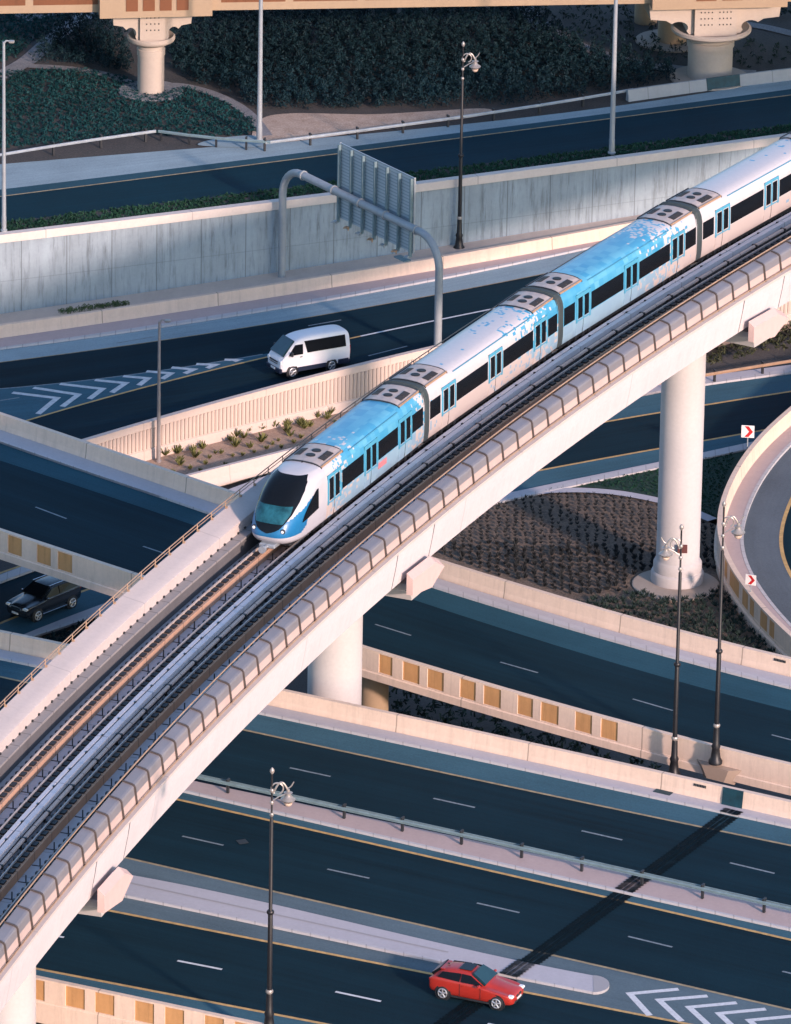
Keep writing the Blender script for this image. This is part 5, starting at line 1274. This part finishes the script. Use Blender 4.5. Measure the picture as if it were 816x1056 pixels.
# --- black SUV
suv = dict(rw=.37, track=.80, axles=(1.42, -1.42), st=[
    (2.30, .42, .78, .84, .6, .66, .5), (2.22, .30, .92, .98, .78, .82, .5), (1.95, .28, .99, 1.07, .86, .90, .5), (1.45, .28, 1.03, 1.15, .90, .935, .5), (1.02, .28, 1.07, 1.22, .90, .94, .6), (.80, .28, 1.10, 1.34, .90, .94, .68), (.15, .28, 1.12, 1.72, .90, .94, .70), (-.3, .28, 1.13, 1.78, .90, .94, .70),
    (-1.2, .28, 1.14, 1.78, .90, .94, .69), (-1.8, .28, 1.16, 1.72, .90, .93, .67), (-2.15, .32, 1.16, 1.45, .88, .90, .62), (-2.25, .4, 1.12, 1.18, .82, .86, .56), (-2.3, .5, .95, 1.0, .74, .8, .54)],
    glass=[('windscreen', [(.95, -.76, 1.25), (.95, .76, 1.25), (.14, .62, 1.655), (.14, -.62, 1.655)], M['glass']),
           ('side_window', [(.80, .90, 1.19), (-.38, .91, 1.19), (-.38, .775, 1.65), (.06, .77, 1.64)], M['glass']), ('side_rear_window', [(-.45, .91, 1.19), (-1.9, .895, 1.25), (-1.65, .775, 1.6), (-.45, .775, 1.65)], M['glass']),
           ('rear_window', [(-2.2, .6, 1.24), (-2.2, -.6, 1.24), (-1.9, -.55, 1.56), (-1.9, .55, 1.56)], M['glass'])],
    bits=[('headlight', (2.14, .68, .88), (.28, .30, .13), M['lamp'], .03), ('grille', (2.28, 0, .80), (.06, .8, .16), M['chrome'], .02), ('number_plate', (2.33, 0, .55), (.02, .5, .12), M['white_p'], 0), ('mirror', (.66, .97, 1.2), (.16, .18, .15), M['car_k'], .04), ('mirror_cap', (.67, .99, 1.25), (.12, .14, .05), M['chrome'], .02),
          ('roof_rail', (-.75, .66, 1.77), (1.9, .04, .05), M['chrome'], .01), ('side_sill', (0, .92, .34), (2.0, .06, .07), M['chrome'], .01), ('window_trim', (-.45, .925, 1.155), (2.3, .015, .03), M['chrome'], 0), ('tail_lamp', (-2.2, .72, 1.05), (.14, .28, .14), M['redlens'], .03)])
c, yaw, k = place((39, 641), (74, 627.5), G0, suv, 1)
yaw = chk(gN, c[0]) + math.pi
V3 = car('estate_suv', tuple(c), yaw, 0, 'black sport utility car on the lower road passing under the overpass', 'car', suv, M['car_k'])
V3.scale = (.98, .98, .98)

# ================================================================== FAR VIADUCT AND ITS PIERS
# deck bottom edge: photo line (0,13)-(816,2); pier heads project lower
za = at(155.5, 94, UZ); zb_ = at(732, 79, UZ)
hA_top = height_to(za[0], za[1] - 3.0, 17.0); hB_top = height_to(zb_[0], zb_[1] - 3.0, 8.0)
print('far pier tops', hA_top, hB_top, za, zb_)
FZ = (hA_top + hB_top) / 2
fd = zb_ - za; fL = float(np.hypot(fd[0], fd[1])); fa = math.atan2(fd[1], fd[0]); fu = np.array([math.cos(fa), math.sin(fa)])
FP_ = Path(np.array([za[:2] + fu * t for t in np.linspace(-60, fL + 60, 60)]), 0.0); f0 = 60.0
FV = empty('far_viaduct', (za[0], za[1], FZ), 0, 'beige elevated road deck crossing the very top of the photo', 'viaduct')
ztop = lambda q: hA_top + (hB_top - hA_top) * (q - f0) / fL
FP_.zf = lambda x, y: ztop(f0 + ((x - za[0]) * fu[0] + (y - za[1]) * fu[1]))
sweep('deck_girder', FP_, [(2.2, .1), (2.2, 1.9), (2.0, 1.95), (-7.5, 1.95), (-7.5, .25), (-6, -.1), (.5, -.1)], 1, FP_.L - 1, 5, M['far_c'], FV)
for q0_, q1_ in ((1, f0 - 3.4), (f0 + 4.0, f0 + fL - 4.6), (f0 + fL + 4.8, FP_.L - 1)):
    n_ = max(1, int((q1_ - q0_) / 4.6)); l_ = (q1_ - q0_) / n_
    for k in range(n_):
        a, b = q0_ + k * l_ + .25, q0_ + (k + 1) * l_ - .25
        mesh('recessed_panel', [FP_.P(a, 2.208, .62), FP_.P(b, 2.208, .62), FP_.P(b, 2.208, 1.25), FP_.P(a, 2.208, 1.25)], [(0, 1, 2, 3)], M['recess_r'], FV, uvs=[(a, 0), (b, 0), (b, 1), (a, 1)])
def far_pier(px, py, width, headw, label, dots=(4, 3), group='capped piers of the far viaduct', zoff=0.0, ztop_=None):
    b = at(px, py, UZ); s_ = f0 + float((b[:2] - za[:2]) @ fu); zt_ = (ztop_ or ztop(s_)); r = width / 2
    root = empty('capped_pier', (b[0], b[1], UZ), fa, label, 'pier', group); H = zt_ - UZ
    MB().lathe((0, 0, -.2), [(r, 0), (r, H - 3.3), (r * 1.06, H - 3.28), (r * 1.06, H - 2.9), (r, H - 2.85), (r, H - 2.4)], 32).build('column', M['far_w'], root, True, True)
    MB().lathe((0, 0, H - 2.75), [(r * 1.2, 0), (r * 1.72, .22), (r * 1.80, .34), (r * 1.80, .50), (r * 1.70, .58), (r * 1.45, .42)], 40).build('round_cap', M['far_w'], root, True, True)
    nk = MB(); nk.box((0, 0, H - 1.0), (r * 1.9, r * 2.3, 2.7)); neck = nk.build('neck_block', M['far_w'], root, local=True)
    dm = MB(); yy = -r * 1.15 - .012
    for gx_ in ((0,) if dots[0] == 4 and dots[1] == 3 and width < 2 else (-.42 * r, .42 * r)):
        for i in range(4):
            for j in range(3):
                x = gx_ + (i - 1.5) * (.26 if width < 2 else .24); z = H - 1.15 + (j - 1) * .42; dm.box((x, yy, z), (.075, .03, .085))
    tag(dm.build('drain_holes', M['dark'], neck, local=True), kind='stuff')
    # corbels with a concave quarter round on both sides
    for sg_ in (-1, 1):
        P = [(sg_ * r * .96, H - .1), (sg_ * r * 3.0, H - .1), (sg_ * r * 2.9, H - 1.25), (sg_ * r * 2.2, H - 1.35)]
        P += [(sg_ * (r * 1.62 + r * .42 * math.cos(t)), H - 1.85 + .42 * math.sin(t)) for t in np.linspace(.7, 3.7, 9)] + [(sg_ * r * 1.15, H - 2.3), (sg_ * r * .96, H - 2.3)]
        n_ = len(P); V = [(x, y, z) for y in (-r * .9, r * .9) for x, z in P]; mb = MB(); mb.add(V, [tuple(range(n_)), tuple(range(2 * n_ - 1, n_ - 1, -1))] + [(i, (i + 1) % n_, (i + 1) % n_ + n_, i + n_) for i in range(n_)]); mb.build('corbel', M['far_w'], root, local=True)
    # wide head slab that joins the deck
    MB().box((0, -.3, H + 1.0), (headw, 5.4, 2.1)).build('pier_head', M['far_c'], root, local=True)
    if width < 2:
        for k in range(4):
            x = -headw / 2 + headw * (.285 + .15 * k)
            MB().box((x, -3.02, H + .95), (headw * .105, .05, 1.1)).build('recessed_panel', M['recess_r'], root, local=True)
    else:
        for k in range(2): MB().box((-.9 + 1.7 * k, -3.02, H + 1.05), (1.3, .05, 1.1)).build('recessed_panel', M['recess_r'], root, local=True)
    return root
far_pier(155.5, 94, 1.72, 7.2, 'capped beige pier standing on a pale apron at the upper left', zoff=0)
far_pier(732, 79, 2.9, 8.8, 'broad capped pier with many small holes behind the dark teal painted shadow', dots=(8, 3))
for px, py, w, lab in ((693.5, 42, 1.95, 'plain brown square pier just left of the broad capped pier'), (666, 22, 1.5, 'most distant brown pier at the top right')):
    b = at(px, py, UZ); 
    MBo = MB().lathe((0, 0, -.2), [(w / 2, 0), (w / 2, 9)], 28).build('round_pier', M['far_c'], None, smooth=True); MBo.location = tuple(b); tag(MBo, lab, 'pier')
for (px, py, r1, r2) in ((155.5, 94, 2.1, 1.0), (732, 80, 2.6, 1), (693, 42, 2.4, 1)):
    b = at(px, py, UZ); tag(MB().lathe((b[0], b[1], UZ - .1), [(r1, 0), (r1, .16), (r1 - .05, .18)], 36).build('pier_apron', M['path_s'] if px < 600 else M['apron']), kind='structure')

# ================================================================== VEGETATION
def leaves(name, C_, Rr, n, size, m, up=.6, flat=1.0, seed=1, blade=False):
    """n leaf quads round every centre; C_ (N,3) base centres, Rr (N,) radii"""
    g = np.random.default_rng(seed); N = len(C_); C2 = np.repeat(C_, n, 0); R2 = np.repeat(Rr, n)
    d = g.normal(size=(N * n, 3)); d /= np.linalg.norm(d, axis=1)[:, None]; d[:, 2] = np.abs(d[:, 2]) * flat
    p = C2 + d * (R2 * g.uniform(.35, 1.0, N * n) )[:, None]
    if blade: ax = d * np.array([1, 1, .6]) + np.array([0, 0, up]); 
    else: ax = g.normal(size=(N * n, 3)) + np.array([0, 0, up])
    ax /= np.linalg.norm(ax, axis=1)[:, None]; sd_ = np.cross(ax, g.normal(size=(N * n, 3))); sd_ /= np.linalg.norm(sd_, axis=1)[:, None]
    s = size * g.uniform(.6, 1.3, N * n); l = s[:, None] * ax; w = (s * (.22 if blade else .42))[:, None] * sd_
    b0 = C2 + (p - C2) * .25 if blade else p - l * .5
    V = np.stack([b0 - w * .5, b0 + w * .5, b0 + l * (1.0) + w * .25, b0 + l * 1.0 - w * .25], 1).reshape(-1, 3)
    me = bpy.data.meshes.new(name); me.vertices.add(len(V)); me.vertices.foreach_set('co', V.astype(np.float32).ravel())
    k = N * n; me.loops.add(4 * k); me.loops.foreach_set('vertex_index', np.arange(4 * k, dtype=np.int32)); me.polygons.add(k); me.polygons.foreach_set('loop_start', np.arange(0, 4 * k, 4, dtype=np.int32))
    me.update(calc_edges=True); me.materials.append(m); o = bpy.data.objects.new(name, me); COL.objects.link(o); return o
def inside(P, poly_):
    x, y = P[:, 0], P[:, 1]; r = np.zeros(len(P), bool); n = len(poly_); j = n - 1
    for i in range(n):
        xi, yi = poly_[i]; xj, yj = poly_[j]; c_ = ((yi > y) != (yj > y)) & (x < (xj - xi) * (y - yi) / (yj - yi + 1e-12) + xi); r ^= c_; j = i
    return r
def scatter(px_poly, z, gap, seed=3, jit=.5, rows=None):
    Wp = np.array([at(x, y, z)[:2] for x, y in px_poly]); lo, hi = Wp.min(0), Wp.max(0); g = np.random.default_rng(seed)
    X, Y = np.meshgrid(np.arange(lo[0], hi[0], gap), np.arange(lo[1], hi[1], gap)); P = np.stack([X.ravel(), Y.ravel()], 1); P += g.uniform(-jit, jit, P.shape) * gap
    P = P[inside(P, Wp)]; return np.c_[P, np.full(len(P), z)]
g_ = np.random.default_rng(11)
def mass(name, pp, z, gap, r, n, size, m, label_kind='stuff', seed=1, h=0.0, blade=False, flat=1.0):
    C_ = scatter(pp, z, gap, seed); nz_ = np.sin(C_[:, 0] * .7 + seed) * np.cos(C_[:, 1] * .45 + seed * 2) * .5 + .5
    C_[:, 2] += h * (.5 + .6 * nz_) * g_.uniform(.6, 1.1, len(C_)); Rr = r * g_.uniform(.7, 1.25, len(C_)) * (.75 + .5 * nz_)
    return tag(leaves(name, C_, Rr, n, size, m, seed=seed, blade=blade, flat=flat), kind='stuff')
# upper level: groundcover and tall dark hedges
mass('groundcover', [(-60, 95), (0, 76), (40, 71), (90, 72), (125, 79), (150, 92), (170, 94), (195, 91), (225, 101), (258, 122), (266, 136), (240, 141), (165, 139), (155, 134), (100, 143), (0, 154), (-60, 163)], UZ, .34, .22, 12, .17, M['ground_l'], seed=2)
mass('groundcover', [(-30, 70), (10, 62), (30, 46), (48, 36), (78, 14), (60, 10), (0, 12), (-30, 20)], UZ, .36, .24, 12, .18, M['ground_l'], seed=4)
hz = [
    [(36, 66), (45, 50), (60, 33), (85, 25), (110, 22), (128, 34), (134, 60), (138, 74), (120, 76), (100, 70), (70, 67)],
    [(172, 40), (185, 22), (230, 12), (330, 10), (430, 8), (540, 6), (556, 20), (580, 38), (612, 56), (655, 68), (700, 76), (698, 84), (655, 90), (600, 100), (540, 108), (470, 112), (400, 112), (330, 112), (270, 114), (262, 112), (240, 100), (205, 86), (178, 78), (172, 60)],
]
def hedge_field(pp, seed, gap=.62):
    C_ = scatter(pp, UZ, gap, seed); nz_ = np.sin(C_[:, 0] * .35 + seed) * np.cos(C_[:, 1] * .28 + seed * 2) * .5 + .5
    H_ = (.75 + .75 * nz_) * g_.uniform(.65, 1.15, len(C_)); n = 5
    CC = np.repeat(C_, n, 0); CC[:, 2] += np.repeat(H_, n) * np.tile(np.linspace(.1, 1.0, n), len(C_)); CC[:, :2] += g_.normal(0, .1, (len(CC), 2)); Rr = np.tile(np.linspace(.42, .2, n), len(C_))
    return tag(leaves('hedge_mass', CC, Rr, 16, .16, M['hedge'], seed=seed, up=1.0), kind='stuff')
hedge_field(hz[0], 5); hedge_field(hz[1], 6)
# brownish beds at the top right with sparse low plants
mass('low_plants', [(555, 4), (600, 0), (690, 8), (712, 40), (712, 66), (660, 58), (600, 40), (570, 22)], UZ, .8, .3, 12, .2, M['dark_sh'], seed=8, h=.15)
mass('low_plants', [(758, 40), (830, 46), (850, 62), (765, 72), (756, 60)], UZ, .9, .26, 10, .18, M['dark_sh'], seed=9, h=.1)
mass('low_plants', [(770, 2), (840, -6), (850, 22), (790, 20)], UZ, .6, .4, 12, .22, M['hedge'], seed=10, h=.5)
# grass on the verge above the grey wall
xs_ = np.linspace(-40, 60, 900); C_ = []
for x in xs_:
    y0, y1 = wall_top.y(x) + .15, uG.y(x) - .1
    for _ in range(7):
        C_.append((x + g_.uniform(-.1, .1), g_.uniform(y0, max(y1, y0 + .3)), UZ))
C_ = np.array(C_); tag(leaves('verge_grass', C_, np.full(len(C_), .16), 5, .2, M['grass_l'], seed=12, up=1.4), kind='stuff')
# lawn texture
# little hedge on the strip at the foot of the grey wall
pts_ = [at(x, y, 2.0 - .35 + .62)[:2] for x, y in ((62, 322), (75, 320), (90, 318), (105, 316), (118, 314.5), (130, 313))]
C_ = []
for a, b in zip(pts_[:-1], pts_[1:]):
    for t in np.linspace(0, 1, 9): C_.append((*(a + (b - a) * t + g_.normal(0, .12, 2)), 2.25))
C_ = np.array(C_); tag(leaves('low_hedge', C_, np.full(len(C_), .25), 30, .12, foliage('wall_hedge_leaves', (.03, .06, .03), (.10, .14, .06)), seed=13), 'low green hedge on the ledge at the foot of the grey wall', 'hedge')
# dark shrubs: at pier base, wedge of lower road, under gap
def shrub_proto(name, r, n, size, m, seed, blade=True):
    C_ = np.array([[0, 0, .05], [r * .35, r * .1, .02], [-r * .3, r * .2, .04]]); return leaves(name, C_, np.array([r, r * .8, r * .8]), n, size, m, seed=seed, up=.9, blade=blade)
# pixel-seen bed of small shrubs
bedp = [(455, 572), (420, 580), (440, 560), (475, 535), (500, 523), (536, 515.5), (570, 511.5), (604, 511), (640, 514), (672, 521), (735, 545), (742, 575), (738, 590), (715, 585), (668, 590), (655, 600), (640, 612), (600, 616), (560, 606), (500, 590)]
BP = scatter(bedp, 0.03, .52, 21, jit=.22)
# slanted rows
order = np.argsort(BP[:, 1]); BP = BP[order]
protos = [shrub_proto('bed_shrub', .12, 20, .15, M['shrub_l'], 30 + i) for i in range(4)]
pcs = at(697, 604, 0)
BP = np.array([p for p in BP if np.hypot(p[0] - pcs[0], p[1] - pcs[1]) > 2.7])
def vis(p):
    x, y = proj(p); return 0 < x < 816
lab = 'small dry grey-brown shrub in the rows of the bed left of the tall pier'
near = [p for p in BP if vis(p)][:300]; rest = [p for p in BP[300:]]
used = set()
for i, p in enumerate(near):
    k = i % 4
    if k in used: o = protos[k].copy(); COL.objects.link(o)
    else: o = protos[k]; used.add(k)
    o.location = tuple(p); s = g_.uniform(.8, 1.35); o.scale = (s, s, s * g_.uniform(1.0, 1.5)); o.rotation_euler = (0, 0, g_.uniform(0, 6.28)); tag(o, lab, 'shrub', 'small shrubs planted in rows in the bed')
if len(rest):
    rr_ = np.array(rest); tag(leaves('bed_planting', rr_ + np.array([0, 0, .12]), np.full(len(rr_), .17), 26, .16, M['shrub_l'], seed=40, blade=True, up=.9), kind='stuff')
print('bed shrubs', len(near), len(rest))
mass('dark_groundcover', [(600, 622), (640, 618), (662, 612), (690, 622), (725, 618), (745, 606), (770, 640), (796, 668), (840, 720), (760, 720), (640, 690), (560, 660)], 0.0, .42, .3, 22, .22, M['dark_sh'], seed=14, h=.25, blade=True)
mass('dark_groundcover', [(380, 700), (480, 720), (640, 775), (700, 800), (760, 830), (620, 800), (430, 760), (330, 730)], 0.0, .8, .35, 12, .3, M['dark_sh'], seed=15, h=.2)
mass('dark_groundcover', [(38, 662), (70, 650), (95, 640), (120, 650), (70, 690), (30, 680)], 0.0, .35, .22, 20, .18, M['hedge'], seed=16, h=.1)
mass('dark_groundcover', [(728, 380), (760, 371), (816, 360), (850, 350), (850, 330), (790, 330), (728, 350)], 0.1, .6, .3, 16, .22, foliage('olive_leaves', (.02, .03, .015), (.08, .08, .04)), seed=17, h=.15)
mass('lawn_grass', [(557, 510), (600, 500.5), (640, 491), (690, 481), (740, 471), (760, 466), (746, 500), (735, 534), (705, 520), (677, 511), (640, 504), (604, 501), (570, 504)], .05, .26, .12, 5, .13, foliage('lawn_leaves', (.004, .03, .018), (.008, .05, .028)), seed=18)
# desert shrubs in the planted strip
ap = [leaves('desert_shrub', np.array([[0, 0, .03]]), np.array([.22]), 44, .40, M['agave'], seed=50 + i, up=.8, blade=True) for i in range(3)]
spots = [(170, 470), (183, 468), (186, 476), (196, 460), (199, 466), (201, 472), (186, 480), (209, 463), (225, 453), (238, 455), (243, 451), (251, 452), (254, 447), (243, 461), (258, 462), (269, 444), (270, 456), (283, 441), (297, 440), (296, 446), (299, 450), (310, 439), (314, 442), (327, 431), (320, 440), (340, 428), (337, 432), (153, 473), (216, 473), (222, 468), (228, 468), (240, 471), (232, 480), (262, 467), (281, 459), (287, 455), (196, 484), (212, 479), (250, 470), (275, 463), (303, 457), (206, 486), (178, 488), (349, 424), (356, 420), (345, 436), (290, 462), (310, 452)]
for i, (px, py) in enumerate(spots):
    if i < 3: o = ap[i]
    else: o = ap[i % 3].copy(); COL.objects.link(o)
    p = at(px, py, .2); o.location = tuple(p); s = (.9 if i < 27 else .5) * g_.uniform(.8, 1.2); o.scale = (s, s, s * 1.1); o.rotation_euler = (0, 0, g_.uniform(0, 6))
    tag(o, 'spiky yellow-green desert shrub planted in the sandy strip below the ribbed wall', 'shrub', 'desert shrubs in the planted strip')
